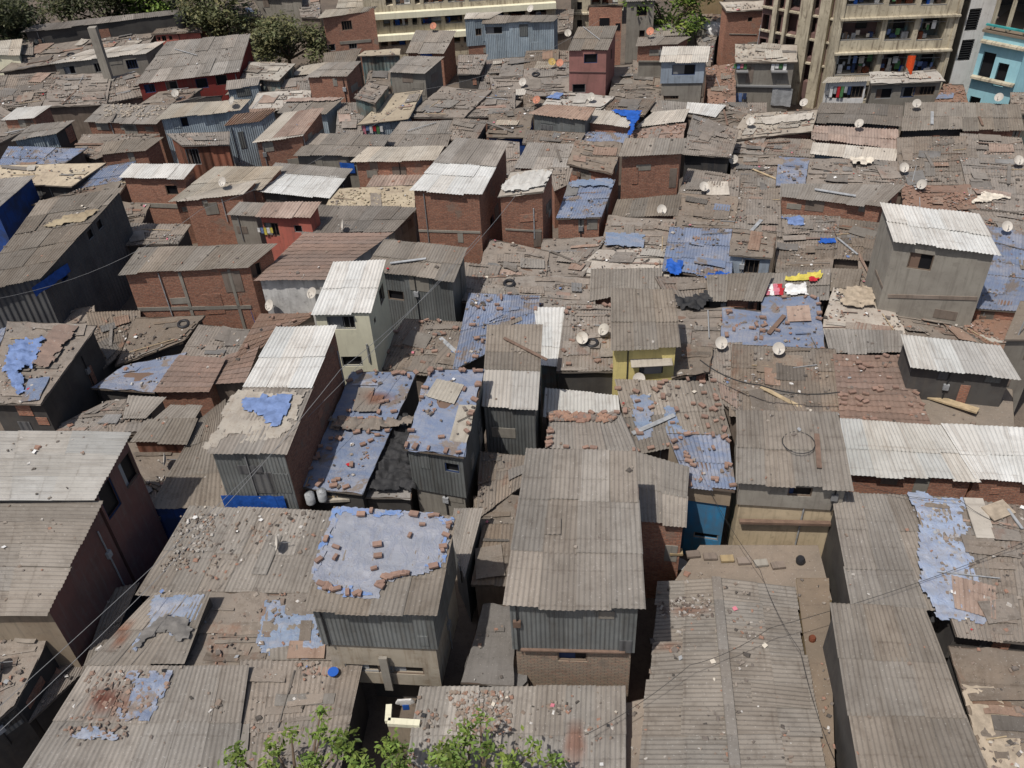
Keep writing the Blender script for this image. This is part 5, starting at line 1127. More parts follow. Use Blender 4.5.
# ------------------------------------------------------------------ vertical sheets hung on walls
def hang(tile, x0, y0, x1, y1, drop, sub, side, mat, name, cat, label, out=.06, wav=.05, group=None):
    p0, p1, n = host(sub).walls[side]
    a = plane_sz(p0, p1, *TX(tile, x0, y0)); b = plane_sz(p0, p1, *TX(tile, x1, y1)); d = Vector((p1.x - p0.x, p1.y - p0.y, 0)).normalized()
    if abs(b[0] - a[0]) < .05: return
    nu = max(3, int(abs(b[0] - a[0]) / .12)); nv = max(3, int(drop / .15)); rows = []; sd_ = len(label)
    for i in range(nv + 1):
        rr = []
        for j in range(nu + 1):
            s = a[0] + (b[0] - a[0]) * j / nu; z = a[1] + (b[1] - a[1]) * j / nu - drop * i / nv * (1 + .15 * noise.noise(Vector((s, 1, sd_))))
            rr.append(Vector((p0.x, p0.y, 0)) + d * s + Vector((0, 0, z)) + n * (out + wav * (1 + noise.noise(Vector((s * 3, z * .8, sd_))))))
        rows.append(rr)
    mb = MB(); mb.grid(rows, mat, lambda i, j: (j * .12, i * .15)); c = rows[0][0]
    tag(mb.build(name, None, c), label, cat, group)
hang('C1', 850, 435, 1090, 438, .75, 'hut with white upper roof', 'f', 'c_blue', 'tarpaulin', 'tarpaulin', 'bright blue plastic hung on the wall foot of the hut with the rag heap')
hang('B1', 115, 375, 250, 280, .55, 'long grey roofed building', 'r', 'c_blue', 'tarpaulin', 'tarpaulin', 'bright blue plastic hanging from the eave of the long dark building')
hang('A2', 345, 620, 400, 625, .7, 'long low grey concrete hut', 'f', 'c_blue', 'plastic_sheet', 'plastic sheet', 'blue cloth at the right end of the long low grey concrete hut')
hang('B1', 960, 445, 985, 520, .6, 'brick house with concrete band', 'f', 'c_blue', 'plastic_sheet', 'plastic sheet', 'blue plastic on the right corner of the brick house with concrete band')
hang('A2', 655, 205, 700, 206, .18, 'grey-roofed house stepping up', 'f', 'c_blue', 'plastic_sheet', 'plastic sheet', 'small blue cloth under the eave of the stepped grey-roofed house')
hang('A4', 85, 325, 160, 330, 1.4, 'grey house with two laundry', 'f', 'c_palegrey', 'tarpaulin', 'tarpaulin', 'grey tarpaulin hung at the foot of the laundry house')
hang('B2', 5, 450, 25, 520, .8, 'brick house with concrete band', 'r', 'c_blue', 'plastic_sheet', 'plastic sheet', 'blue plastic at the side of the brick house with concrete band')
# laundry
lr = random.Random(9)
def laundry(tile, x0, x1, y, n, sub, side, where, drop=.55, wsz=None):
    w_ = (x1 - x0) / n; names = ['white', 'blue', 'red', 'pale grey', 'dark', 'green', 'pink', 'yellow']; mm = ['c_white', 'c_bluefade', 'c_red', 'c_palegrey', 'c_navy', 'c_green', 'c_pink', 'c_yellow']; cnt = {}
    seq = []
    for k in range(n):
        c = lr.choice([0, 0, 1, 2, 3, 4, 5, 6, 7, 0, 4]); seq.append(c)
    for k, c in enumerate(seq):
        lab = f'{names[c]} garment hanging {where}'
        g_ = lab + 's' if seq.count(c) > 1 else None
        hang(tile, x0 + w_ * k, y, x0 + w_ * (k + .85), y, drop * lr.uniform(.6, 1.1), sub, side, mm[c], 'hanging_cloth', 'laundry', lab, out=.1, wav=.04, group=g_)
laundry('A4', -120, -10, 345, 7, 'grey house with two laundry', 'f', 'at the foot of the laundry house', .8)
laundry('A4', -60, -10, 236, 4, 'grey house with two laundry', 'f', 'in the left window box of the laundry house', .5)
laundry('A4', 80, 140, 236, 4, 'grey house with two laundry', 'f', 'in the right window box of the laundry house', .5)
laundry('A4', 300, 380, 320, 6, 'small annex with beige', 'f', 'on the small annex below the cream balconies', .8)
laundry('A2', 430, 510, 480, 6, 'cream-topped hut', 'f', 'under the cream-topped hut eave', .6)
laundry('B2', 30, 90, 140, 5, 'coral red hut', 'f', 'at the coral red hut window', .45)
def apl(x0, x1, y, n, where):
    names = ['white', 'blue', 'dark', 'pale grey', 'green', 'beige']; mm = ['c_white', 'c_bluefade', 'c_navy', 'c_palegrey', 'c_green', 'c_rag']; seq = [lr.randrange(6) for _ in range(n)]
    for k, c in enumerate(seq):
        s, z = plane_sz(AP[5], AP[6], x0 + (x1 - x0) * (k + lr.uniform(-.4, .4)) / n, y); mb = MB(); z -= lr.uniform(-.1, .3); mb.box(AP[1](s, z, lr.uniform(.15, .6)), lr.uniform(.15, .4), .05, lr.uniform(.25, .75), mm[c], Matrix((AP[3], -AP[4], Vector((0, 0, 1)))).transposed())
        o = mb.build('hanging_cloth', None, AP[1](s, z, .3)); lab = f'{names[c]} garment hanging {where}'; tag(o, lab, 'laundry', lab + 's' if seq.count(c) > 1 else None)
apl(846, 880, -3, 5, 'on the top left balcony of the cream block'); apl(886, 905, 34, 3, 'on the middle balcony of the cream block'); apl(917, 938, 26, 6, 'on the right balcony of the cream block'); apl(838, 876, 62, 6, 'on the lowest left balcony of the cream block'); apl(886, 908, -4, 5, 'on the top middle balcony of the cream block'); apl(916, 940, -6, 5, 'on the top right balcony of the cream block'); apl(884, 906, 60, 4, 'on the lowest middle balcony of the cream block')

# ------------------------------------------------------------------ loose bricks
mb = MB(); mb.box((0, 0, .04), .32, .17, .08, 'brickloose'); BR = mb.build('loose_brick'); BR_used = False; NB = 0
def brick_at(p, rot, sc, lab, grp):
    global BR_used, NB
    o = BR if not BR_used else BR.copy()
    if BR_used: COL.objects.link(o)
    BR_used = True; NB += 1; o.location = p; o.rotation_euler = (R.gauss(0, .06), R.gauss(0, .06), rot); o.scale = (sc, sc * R.uniform(.8, 1.2), 1)
    tag(o, lab, 'brick', grp)
def bricks(sub, n, where, poly=None, edge=.5, off=.09):
    S = host(sub); lab = 'loose red brick lying ' + where; nrm = S.nrm(); k = 0; tries = 0
    while k < n and tries < 4000:
        tries += 1
        if poly:
            if R.random() < edge:
                i = R.randrange(len(poly)); a, b = poly[i], poly[(i + 1) % len(poly)]; t = R.random(); cx = sum(p[0] for p in poly) / len(poly); cy = sum(p[1] for p in poly) / len(poly)
                x, y = a[0] + (b[0] - a[0]) * t, a[1] + (b[1] - a[1]) * t; x, y = x + (cx - x) * .06, y + (cy - y) * .06
            else:
                x = R.uniform(min(p[0] for p in poly), max(p[0] for p in poly)); y = R.uniform(min(p[1] for p in poly), max(p[1] for p in poly))
                if not inpoly(x, y, poly): continue
            u, v = x / S.W, y / S.L
        else:
            u, v = R.random(), R.random()
            if R.random() < edge:
                if R.random() < .5: u = R.choice([.04, .96])
                else: v = R.choice([.03, .97])
        brick_at(S.p(u, v) + nrm * off, R.choice([0, 0, 1.57, .4, 2.5]) + R.gauss(0, .2) + math.atan2((S.B - S.A).y, (S.B - S.A).x), R.uniform(.6, 1.05), lab, 'bricks ' + where); k += 1
bricks('tall hut with blue tarpaulin', 40, 'on the large pale blue tarpaulin of the tall hut', poly=TB[1], edge=.7, off=.12)
bricks('long blue plastic roof', 40, 'on the long blue plastic roof left of centre', edge=.35)
bricks('metal hut with blue brick-edged', 28, 'on the blue roof with the pale sheet patch', edge=.8)
bricks('large brick-weighted roof', 44, 'on the brick-weighted roof below the yellow house', edge=.2)
bricks('small hut with blue brick-weighted', 20, 'on the small blue roof above the blue shop front', edge=.4)
bricks('wide sloping blue', 18, 'on the wide sloping blue roof in the centre', edge=.2)
bricks('square blue sheet roof', 12, 'on the square blue sheet roof', edge=.7)
bricks('corrugated roof strip with bricks', 16, 'along the top of the roof behind the huge grey roof', edge=1)
bricks('patched roof with two white', 14, 'on the patched roof with two white dishes', edge=.3)
bricks('blue patched roof between', 12, 'on the blue patched roof right of the yellow house', edge=.3)
bricks('clay-tiled roof behind', 6, 'on the tiled roof left of the white upper roof', edge=.3)
bricks('brown brick-littered roof', 18, 'on the brown roof in front of the grey metal hut', edge=.2)
bricks('roof covered in loose', 30, 'on the brick-covered roof at right', edge=.1)

# ------------------------------------------------------------------ satellite dishes
def dish_proto(mat):
    root = bpy.data.objects.new('satellite_dish', None); COL.objects.link(root)
    mb = MB(); rows = []
    for i in range(6):
        r = .33 * i / 5; rows.append([Vector((r * math.cos(a * math.pi / 12), r * 1.06 * math.sin(a * math.pi / 12), .32 * r * r / .33)) for a in range(25)])
    mb.grid(rows, mat, lambda i, j: (j * .03, i * .07)); rows2 = [[p - Vector((0, 0, .015)) for p in rr] for rr in rows][::-1]; mb.grid(rows2, mat, lambda i, j: (j * .03, i * .07))
    mb.grid([rows[-1], rows2[0]], mat, lambda i, j: (0, 0)); 
    refl = mb.build('reflector', root)
    mb = MB(); mb.bar((0, -.33, .08), (0, -.06, .36), .022, 'steel'); arm = mb.build('feed_arm', root)
    mb = MB(); mb.tube([(0, -.06, .38), (0, -.03, .30)], .035, 'dishm', 8); lnb = mb.build('receiver', root)
    mb = MB(); mb.tube([(0, 0, -.05), (0, 0, -.5)], .022, 'steel', 6); mast = mb.build('mast', root)
    return root, [refl, arm, lnb, mast]
protos = {k: dish_proto(v) for k, v in (('w', 'dishm'), ('r', 'dishr'), ('y', 'dishy'))}; pused = {}
dsc = """177,94,w|on the dark strip right of the red-walled house
234,102,w|on the pale blue shed's right end
225,183,w|on the wide pale brown roof, upper left
345,226,e|on the smooth dark grey roof beside the tall brick house
314,289,W|high on the peeling white wall, right of the other
272,301,W|low on the left end of the peeling white wall
169,460,e|leaning below the rusty door panels at left
281,543,e|on the broad grey corrugated roof, lower left
4,662,e|at the left border on the small dark roof
266,496,r|standing at the blue-draped wall foot, rust coloured
531,10,w|on the dark hut behind the long pale blue house
568,34,w|right of the long pale blue house
523,83,w|on the brown roof left of the pink house
591,98,w|on the white littered roof in front of the pink house
552,63,y|yellow, on the speckled roof left of the pink house
560,64,r|orange, on the speckled roof left of the pink house
537,101,r|orange, on the scrap roof above the grey metal hut
434,27,r|orange, in front of the long low-rise block
650,33,r|orange, on the grey roof behind the grey-blue house
719,22,w|at the plain brick house's left corner
740,38,w|in front of the plain brick house
750,123,w|left of the pale patched roof, top right
733,161,w|on the grey ragged roof right of the layered brown roof
803,104,w|at the foot of the two tall cream pillars
915,105,w|at the foot of the cream apartment block's right end
858,125,w|on the dark grey roof near the narrow red alley
902,169,w|upper of the two on the pinkish speckled roof
920,186,w|lower of the two on the pinkish speckled roof
1016,162,w|on the wavy pale roof at the right border
997,99,w|under the light blue building
661,211,w|on the plain grey roof below the wide brick tower
604,331,w|right one of the pair left of the yellow house
582,339,w|left one of the pair left of the yellow house
638,374,w|on the yellow house's front
720,344,w|on the grey-brown roof right of the yellow house
777,350,w|below the square blue sheet roof
1004,228,w|behind the concrete cube's right corner
973,389,w|large, on the bare dusty terrace with the plank
703,188,w|on the layered brown roof, upper right of centre"""
for ln in dsc.split('\n'):
    a, lab = ln.split('|'); x, y, k = a.split(','); x, y = float(x), float(y)
    kk = 'w' if k in 'weW' else k; root, parts = protos[kk]
    if kk in pused:
        r = root.copy(); COL.objects.link(r)
        for c in parts: d = c.copy(); COL.objects.link(d); d.parent = r
    else: r = root; pused[kk] = 1
    V = 10 + (y / 768) * 9
    if k == 'W':
        p0, p1, n = host('wide clay-tiled').walls['f']; s, z = plane_sz(p0, p1, x, y); pos = Vector((p0.x, p0.y, z)) + (p1 - p0).normalized() * s; pos.z = z; pos += n * .4
    elif 'front' in lab and 'yellow house' in lab:
        p0, p1, n = host('yellow plastered').walls['f']; s, z = plane_sz(p0, p1, x, y); dd = Vector((p1.x - p0.x, p1.y - p0.y, 0)).normalized(); pos = Vector((p0.x, p0.y, z)) + dd * s + n * .4
    else:
        q = hit(x, y + .5 * V)[0]; pos = q + Vector((0, 0, .5))
    az = R.uniform(-.9, .1); nrm_ = Vector((math.sin(az) * .75, -math.cos(az) * .75, R.uniform(.55, .85)))
    if k == 'e': nrm_ = Vector((-.95, -.25, .3))
    z_ = nrm_.normalized(); x_ = Vector((0, 0, 1)).cross(z_).normalized(); y_ = z_.cross(x_)
    r.matrix_world = Matrix.Translation(pos) @ Matrix((x_, y_, z_)).transposed().to_4x4(); sc = .88 if 'large' not in lab else 1.25; r.scale = (sc,) * 3
    base = {'w': 'white', 'r': 'round', 'y': 'round'}[kk]
    tag(r, f'{base} satellite dish {lab}', 'satellite dish', 'satellite dishes on the roofs')

# ------------------------------------------------------------------ single props
def prop(name, cat, label, pos, fn, rot=0):
    mb = MB(); fn(mb); o = mb.build(name); o.location = pos; o.rotation_euler = (0, 0, rot); tag(o, label, cat); return o
def at(tile, x, y, dz=0): return hit(*TX(tile, x, y))[0] + Vector((0, 0, dz))
prop('rubber_hoop', 'hoop', 'black rubber hoop lying on the grey corrugated roof at right', at('C4', 180, 242, .1), lambda mb: mb.tube([(.62 * math.cos(a * .3927), .62 * math.sin(a * .3927), .02) for a in range(17)], .018, 'blackplastic', 6, cap=False))
a, b = at('C4', 655, 62, .1), at('C4', 850, 122, .1); prop('wooden_plank', 'plank', 'long cream wooden board on the bare dusty terrace', a, lambda mb: mb.bar((0, 0, 0), b - a, .38, 'c_wood', .08))
for k, (x0, y0, x1, y1, lab) in enumerate([(830, 450, 880, 600, 'pale loose panel right of the washed-out blue strip'), (900, 470, 950, 520, 'square board lying near the right border beside the blue strip'), (960, 490, 1015, 565, 'thin pole lying near the right border beside the blue strip')]):
    a2, b2 = at('C4', x0, y0, .12), at('C4', x1, y1, .12); prop('roof_board', 'board', lab, a2, lambda mb: mb.bar((0, 0, 0), b2 - a2, (.7, 1.0, .1)[k], ('r_light', 'c_cement', 'c_palegrey')[k], .05))
for x, y, m_, lab in ((625, 700, 'c_blue', 'blue barrel standing left in the shaded yard below the lean-to'), (655, 705, 'c_navy', 'navy barrel standing right in the shaded yard below the lean-to')):
    prop('barrel', 'barrel', lab, P(*T('C3', x, y), 1.2), lambda mb: mb.tube([(0, 0, z) for z in (-1.2, -.6, -.2, .25, .3)], [.3, .32, .3, .3, .1], m_, 14))
prop('bucket', 'bucket', 'pale translucent bucket in the shaded yard below the lean-to', P(*T('C3', 690, 722), 1.4), lambda mb: mb.tube([(0, 0, -.2), (0, 0, .25)], [.2, .3], 'c_palegrey', 14))
prop('wooden_post', 'post', 'cream post beside the blue barrel in the shaded yard', P(*T('C3', 617, 700), 1.5), lambda mb: mb.box((0, 0, -.2), .12, .12, 2.6, 'c_wood'))
prop('plastic_basin', 'basin', 'bright blue basin on the corrugated eave, bottom left', at('D2', 323, 412, .06), lambda mb: mb.tube([(0, 0, 0), (0, 0, .1), (0, 0, .17)], [.1, .17, .19], 'c_blue', 16))
for x, y, lab in ((232, 458, 'left grey paint can at the foot of the long blue roof'), (278, 446, 'right grey paint can at the foot of the long blue roof')):
    prop('paint_can', 'can', lab, at('C2', x, y, .02), lambda mb: mb.tube([(0, 0, -.2), (0, 0, .3), (0, 0, .32), (0, 0, .24)], [.2, .2, .18, .17], 'c_palegrey', 14))
prop('wooden_box', 'box', 'pale boards stacked at the foot of the long blue roof', at('C2', 335, 462, .1), lambda mb: (mb.box((0, 0, 0), 1.1, .3, .14, 'r_light'), mb.box((.1, .1, .12), .9, .2, .08, 'c_wood')))
a3 = P(388, 722, 3.0); b3 = P(420, 724, 3.0)
def par(mb):
    d = b3 - a3; mb.bar((0, 0, 0), d, .22, 'w_cream', .18); mb.bar((0, 0, -1.3), d + Vector((0, 0, -1.3)), .18, 'w_beige', 2.4); mb.bar((0, 0, 0), (0, .6, 0), .2, 'w_cream', .18)
prop('parapet', 'wall', 'small cream-capped parapet in the dark alley, bottom', a3, par)
prop('hanging_cloth', 'laundry', 'white shirt over blue cloth in the dark alley above the cream parapet', P(405, 702, 2.2), lambda mb: (mb.box((0, 0, 0), .38, .06, .3, 'c_white'), mb.box((0, -.02, -.28), .22, .06, .3, 'c_blue'), mb.box((-.22, 0, .03), .14, .07, .22, 'c_white', Matrix.Rotation(.5, 3, 'Y')), mb.box((.22, 0, .03), .14, .07, .22, 'c_white', Matrix.Rotation(-.5, 3, 'Y'))))
def flag(mb):
    mb.tube([(0, 0, -.6), (0, 0, .9)], .02, 'c_brown', 6); mb.grid([[Vector((x * .1, .04 * math.sin(x), .9 - r * .22 - x * .05 * r)) for x in range(7)] for r in range(4)], 'c_orange', lambda i, j: (i, j))
prop('flag', 'flag', 'orange flag on a pole over the rubble-topped annex', at('A4', 572, 285, .6), flag)
prop('plastic_bundle', 'bundle', 'white plastic bundle left of the plain brick house', at('A3', 812, 122, .2), lambda mb: mb.grid([[Vector((math.cos(a * .52) * r, math.sin(a * .52) * r * .8, h_ + .25 * noise.noise(Vector((a * 1.3, r * 3, 1))))) for a in range(13)] for r, h_ in ((.9, -.4), (.95, 0), (.7, .4), (.3, .6), (.01, .6))], 'c_white', lambda i, j: (i, j)))
# water pipes / aerial poles
for (x, y, h_, lab) in ((1018, 335, 1.6, 'pale pipe leaning on the grey concrete house at the right border'), (757, 45, 1.5, 'thin aerial mast in front of the plain brick house')):
    q = hit(x, y)[0]; prop('pole', 'pole', lab, q, lambda mb: mb.tube([(0, 0, -.3), (.1, 0, h_)], .03, 'c_palegrey', 6))
prop('air_cooler', 'cooler', 'metal awning box under the eave of the yellow house', P(*T('B3', 580, 655), 4.35), lambda mb: (mb.box((0, -.1, .0), 1.9, .5, .04, 'r_light', Matrix.Rotation(.35, 3, 'X')), mb.box((.1, .1, -.45), .8, .4, .5, 'frame_grey')))
# cables
def cable(pts, lab, r=.014, sag=.5, m_='c_rope'):
    P3 = [P(x, y, z) for x, y, z in pts]; out = []
    for a, b in zip(P3, P3[1:]):
        for k in range(12): t = k / 12; out.append(a.lerp(b, t) - Vector((0, 0, sag * 4 * t * (1 - t))))
    out.append(P3[-1]); mb = MB(); mb.tube([p - P3[0] for p in out], r, m_, 5); o = mb.build('overhead_cable'); o.location = P3[0]; tag(o, lab, 'cable')
cable([(-10, 740, 5.5), (340, 370, 7.2), (520, 190, 7)], 'long grey overhead cable from the bottom left up to the tall brick house', .011, .6, 'steel')
cable([(-10, 715, 5.7), (480, 235, 7)], 'second grey overhead cable just above the first, left side', .011, .6, 'steel')
cable([(585, 735, 3.6), (690, 665, 4.3), (770, 628, 4.5), (1030, 540, 5)], 'black cable crossing the gabled hall roof toward the right border', .009, .3)
cable([(700, 470, 4.6), (760, 570, 4.2), (800, 650, 4.0), (835, 760, 4.2)], 'thin black cable running down over the cement terrace', .009, .3)
cable([(790, 400, 5.8), (850, 480, 5.0), (960, 500, 5), (1030, 530, 5)], 'thin black cable above the left white corrugated roof', .009, .3)
cable([(700, 360, 4.2), (760, 385, 4.4), (840, 392, 4.2)], 'black cable bundle along the wrinkled grey roof top', .03, .3)
cable([(-10, 300, 7), (200, 210, 7), (420, 90, 7), (600, 20, 8)], 'thin grey cable across the upper left roofs', .009, .8, 'steel')

# ------------------------------------------------------------------ beams, bands and pipes fixed to walls
def beam(sub, side, tile, x0, y0, x1, y1, w_, mat, name='beam', out=.04):
    S = host(sub); p0, p1, n = S.walls[side]; d = Vector((p1.x - p0.x, p1.y - p0.y, 0)).normalized(); Lq = math.hypot(p1.x - p0.x, p1.y - p0.y)
    a = plane_sz(p0, p1, *TX(tile, x0, y0)); b = plane_sz(p0, p1, *TX(tile, x1, y1)); cl = lambda v: max(.0, min(Lq, v)); zt_ = min(p0.z, p1.z) - .12
    A_ = Vector((p0.x, p0.y, 0)) + d * cl(a[0]) + Vector((0, 0, min(zt_, a[1]))) + n * out * .5; B_ = Vector((p0.x, p0.y, 0)) + d * cl(b[0]) + Vector((0, 0, min(zt_, b[1]))) + n * out * .5
    mb = MB(); mb.bar(A_, B_, w_, mat, out, up=n.cross((B_ - A_).normalized()) if False else Vector((0, 0, 1))) if abs(A_.z - B_.z) < (A_ - B_).length * .5 else mb.box((A_ + B_) / 2, w_, out, abs(A_.z - B_.z), mat, Matrix((d, -n, Vector((0, 0, 1)))).transposed())
    if abs(A_.z - B_.z) < (A_ - B_).length * .5:
        mb = MB(); rot = Matrix(((B_ - A_).normalized(), -n, n.cross((B_ - A_).normalized()))).transposed(); mb.box((A_ + B_) / 2, (B_ - A_).length, out, w_, mat, rot)
    o = mb.build(name); o.parent = S.root; o.matrix_parent_inverse = S.inv
BH = 'brick house with concrete band'
beam(BH, 'f', 'B1', 520, 458, 965, 448, .22, 'w_conc', 'concrete_band'); beam(BH, 'f', 'B1', 705, 315, 740, 530, .16, 'w_conc', 'concrete_column'); beam(BH, 'f', 'B1', 885, 305, 935, 540, .16, 'w_conc', 'concrete_column')
CUB = 'plain grey concrete cube'
beam(CUB, 'f', 'B4', 515, 395, 850, 405, .2, 'w_plaster', 'concrete_band'); beam(CUB, 'l', 'B4', 470, 300, 510, 395, .15, 'w_plaster', 'concrete_band')
beam('tall brick house under', 'f', 'B2', 640, 155, 885, 162, .14, 'w_conc', 'concrete_band'); beam('brick house with white plastic', 'f', 'B3', 20, 150, 160, 158, .1, 'w_conc', 'concrete_band')
beam('brick house with white plastic', 'f', 'B3', 128, 70, 132, 185, .06, 'c_palegrey', 'pipe', .06); beam('plain brick house', 'f', 'A3', 880, 130, 985, 132, .06, 'w_conc', 'pipe', .05)
beam('white-roofed brick hut with one square', 'f', 'B1', 520, 55, 690, 62, .3, 'w_conc', 'concrete_band'); beam('tall cream plastered', 'f', 'B2', 443, 590, 465, 660, .07, 'frame_grey', 'pipe', .07)
beam('yellow plastered', 'f', 'B3', 490, 615, 488, 735, .05, 'c_black', 'pipe', .05); beam('brick hut with concrete foot between', 'f', 'A3', 530, 235, 615, 235, .12, 'w_conc', 'concrete_band')
beam('two-storey brick and concrete', 'f', 'A2', 345, 165, 465, 155, .25, 'w_conc', 'concrete_band'); beam('tall pink plastered', 'f', 'A3', 262, 275, 410, 277, .05, 'w_mauve', 'ledge', .06)
beam('grey house with a black hoop', 'f', 'C4', -40, 522, 300, 530, .12, 'c_brown', 'ledge', .18); beam('tall hut with huge grey', 'f', 'C3', 80, 1030, 480, 1040, .06, 'c_brown', 'ledge', .1)
beam('tall hut with blue tarpaulin', 'f', 'C2', 518, 1060, 530, 1180, .28, 'w_conc', 'concrete_column', .12); beam('grey house with two laundry', 'f', 'A4', -100, 318, 165, 322, .12, 'frame_grey', 'ledge', .2)
for x0, x1 in ((-65, -8), (78, 138)): beam('grey house with two laundry', 'f', 'A4', x0, 262, x1, 262, .1, 'frame_grey', 'window_box', .45)

gl = random.Random(31); done = set()
def objroof(cands, name, cat, txt, fn, dz):
    for S in cands:
        u, v = gl.uniform(.2, .8), gl.uniform(.2, .8); p = S.p(u, v); x, y = proj(p)
        if not (5 < x < 1019 and 30 < y < 470): continue
        if hit(x, y)[1] is not S: continue
        ws = (txt + ' on the ' + S.label).split()[:16]
        while ws[-1] in ('the', 'a', 'of', 'and', 'with', 'under', 'over', 'at', 'in', 'on', 'left', 'right') or ws[-1].endswith(','): 
            if ws[-1].endswith(','): ws[-1] = ws[-1][:-1]
            else: ws.pop()
        lab = ' '.join(ws)
        if lab in done: continue
        done.add(lab); mb = MB(); fn(mb); o = mb.build(name); n = S.nrm(); o.location = p + n * dz; o.rotation_euler = (n.to_track_quat('Z', 'Y').to_matrix() @ Matrix.Rotation(gl.uniform(0, 6.28), 3, 'Z')).to_euler(); tag(o, lab, cat)
rs = [S for S in ROOFS if S.kind in 'mabkr' and S.W * S.L > 10 and len(S.label.split()) > 3]; gl.shuffle(rs)
objroof(rs[:8], 'tyre', 'tyre', 'old black tyre', lambda mb: mb.tube([(.26 * math.cos(a * .4189), .26 * math.sin(a * .4189), 0) for a in range(16)], .085, 'blackplastic', 7, cap=False), .12)
objroof(rs[16:52], 'wooden_plank', 'plank', 'loose weathered plank', lambda mb: mb.box((0, 0, 0), gl.uniform(1.0, 2.6), gl.uniform(.1, .22), .04, gl.choice(['c_wood', 'c_brown', 'r_dark', 'c_palegrey'])), .12)
objroof(rs[80:92], 'metal_pipe', 'pipe', 'thin pipe lying', lambda mb: mb.tube([(-1.1, 0, 0), (1.1, 0, 0)], .03, 'c_palegrey', 6), .12)

for x0, x1, y, n_, w_ in ((842, 876, -8, 4, 'above the top left balcony rail of the cream block'), (836, 874, 70, 6, 'low on the lowest left balcony of the cream block'), (884, 907, 68, 5, 'low on the lowest middle balcony of the cream block'), (914, 936, 66, 5, 'on the lowest right balcony of the cream block'), (843, 873, 36, 5, 'low on the middle left balcony of the cream block')): apl(x0, x1, y, n_, w_)
for k in range(7):
    q = P(676 + k * 17, 552 + k * 2.2, 2.85); prop('stone_block', 'stone', 'weathered stone block in the row along the back of the cement terrace', q, lambda mb: mb.box((0, 0, 0), .5, .3, .1, gl.choice(['w_yellowbrown', 'w_plaster', 'w_conc'])), gl.uniform(-.1, .1))['group'] = 'stone blocks along the terrace'
for (x, y, lab, m_, r_) in ((800, 562, 'dark pot at the right end of the stone block row on the terrace', 'blackplastic', .16), (812, 640, 'rusty tin on the long cement gutter ledge', 'c_rust', .12)):
    prop('pot' if 'pot' in lab else ('crate' if 'crate' in lab else 'tin'), 'container', lab, P(x, y, 2.8), lambda mb: mb.tube([(0, 0, 0), (0, 0, r_), (0, 0, r_ * 1.6)], [r_, r_ * 1.1, r_ * .8], m_, 12))

# ------------------------------------------------------------------ trees
def tree(label, trunk_px, zc, clumps, leaf, lsz, n, name='tree', tr=.22, seed=1, branches=True, sprays=.7):
    """clumps: (x,y,z,radius) world"""
    rng = random.Random(seed); b0 = trunk_px; root = empty(name, b0, label, 'tree')
    mb = MB(); top = Vector((sum(c[0] for c in clumps) / len(clumps), sum(c[1] for c in clumps) / len(clumps), zc)); fork = Vector((b0.x, b0.y, 0)).lerp(top, .55); 
    mb.tube([Vector((0, 0, 0)), (fork - b0) * .5 + Vector((.1, .05, 0)), fork - b0], [tr, tr * .8, tr * .65], 'bark', 9)
    for c in clumps:
        e = Vector(c[:3]); mid = fork.lerp(e, .5) + Vector((rng.uniform(-.2, .2), rng.uniform(-.2, .2), .2)); mb.tube([fork - b0, mid - b0, e - b0], [tr * .5, tr * .3, tr * .1], 'bark', 6)
    mb.build('trunk', root)
    mb = MB(); tot = sum(c[3] ** 2 for c in clumps)
    for c in clumps:
        cnt = int(n * c[3] ** 2 / tot); nt_ = max(3, cnt // 14)
        for _ in range(nt_):
            d = Vector((rng.gauss(0, 1), rng.gauss(0, 1), rng.gauss(0, .8))).normalized() * (rng.random() ** .45) * c[3]
            tw = Vector(c[:3]) + d * Vector((1, 1, .75)) if False else Vector(c[:3]) + Vector((d.x, d.y, d.z * .75)); t = rng.uniform(.45, 1.7); tt = (t * rng.uniform(.9, 1.15), t, t * .9)
            for _ in range(14):
                p = tw + Vector((rng.gauss(0, 1), rng.gauss(0, 1), rng.gauss(0, .7))) * lsz * 1.6 - b0; a = rng.uniform(0, 6.28); el = rng.uniform(-.5, .9)
                x = Vector((math.cos(a) * math.cos(el), math.sin(a) * math.cos(el), math.sin(el))); y = x.cross(Vector((rng.gauss(0, .4), rng.gauss(0, .4), 1))).normalized(); s = lsz * rng.uniform(.4, 1.5)
                mb.face([p - x * s, p + y * s * .45 + Vector((0, 0, s * .1)), p + x * s, p - y * s * .45 + Vector((0, 0, s * .1))], leaf, None, tt)
    mb.build('crown', root)
def clumpset(px, py, z, rx, rz, n, seed, r=None, ry=None):
    rng = random.Random(seed); c = P(px, py, z); out = []
    for _ in range(n):
        out.append((c.x + rng.uniform(-1, 1) * rx, c.y + rng.uniform(-1, 1) * (ry or rx * .7), c.z + rng.uniform(-1, 1) * rz, (r or rx * .5) * rng.uniform(.7, 1.25)))
    return out
def base(px, py, z): c = P(px, py, z); return Vector((c.x, c.y, 0))
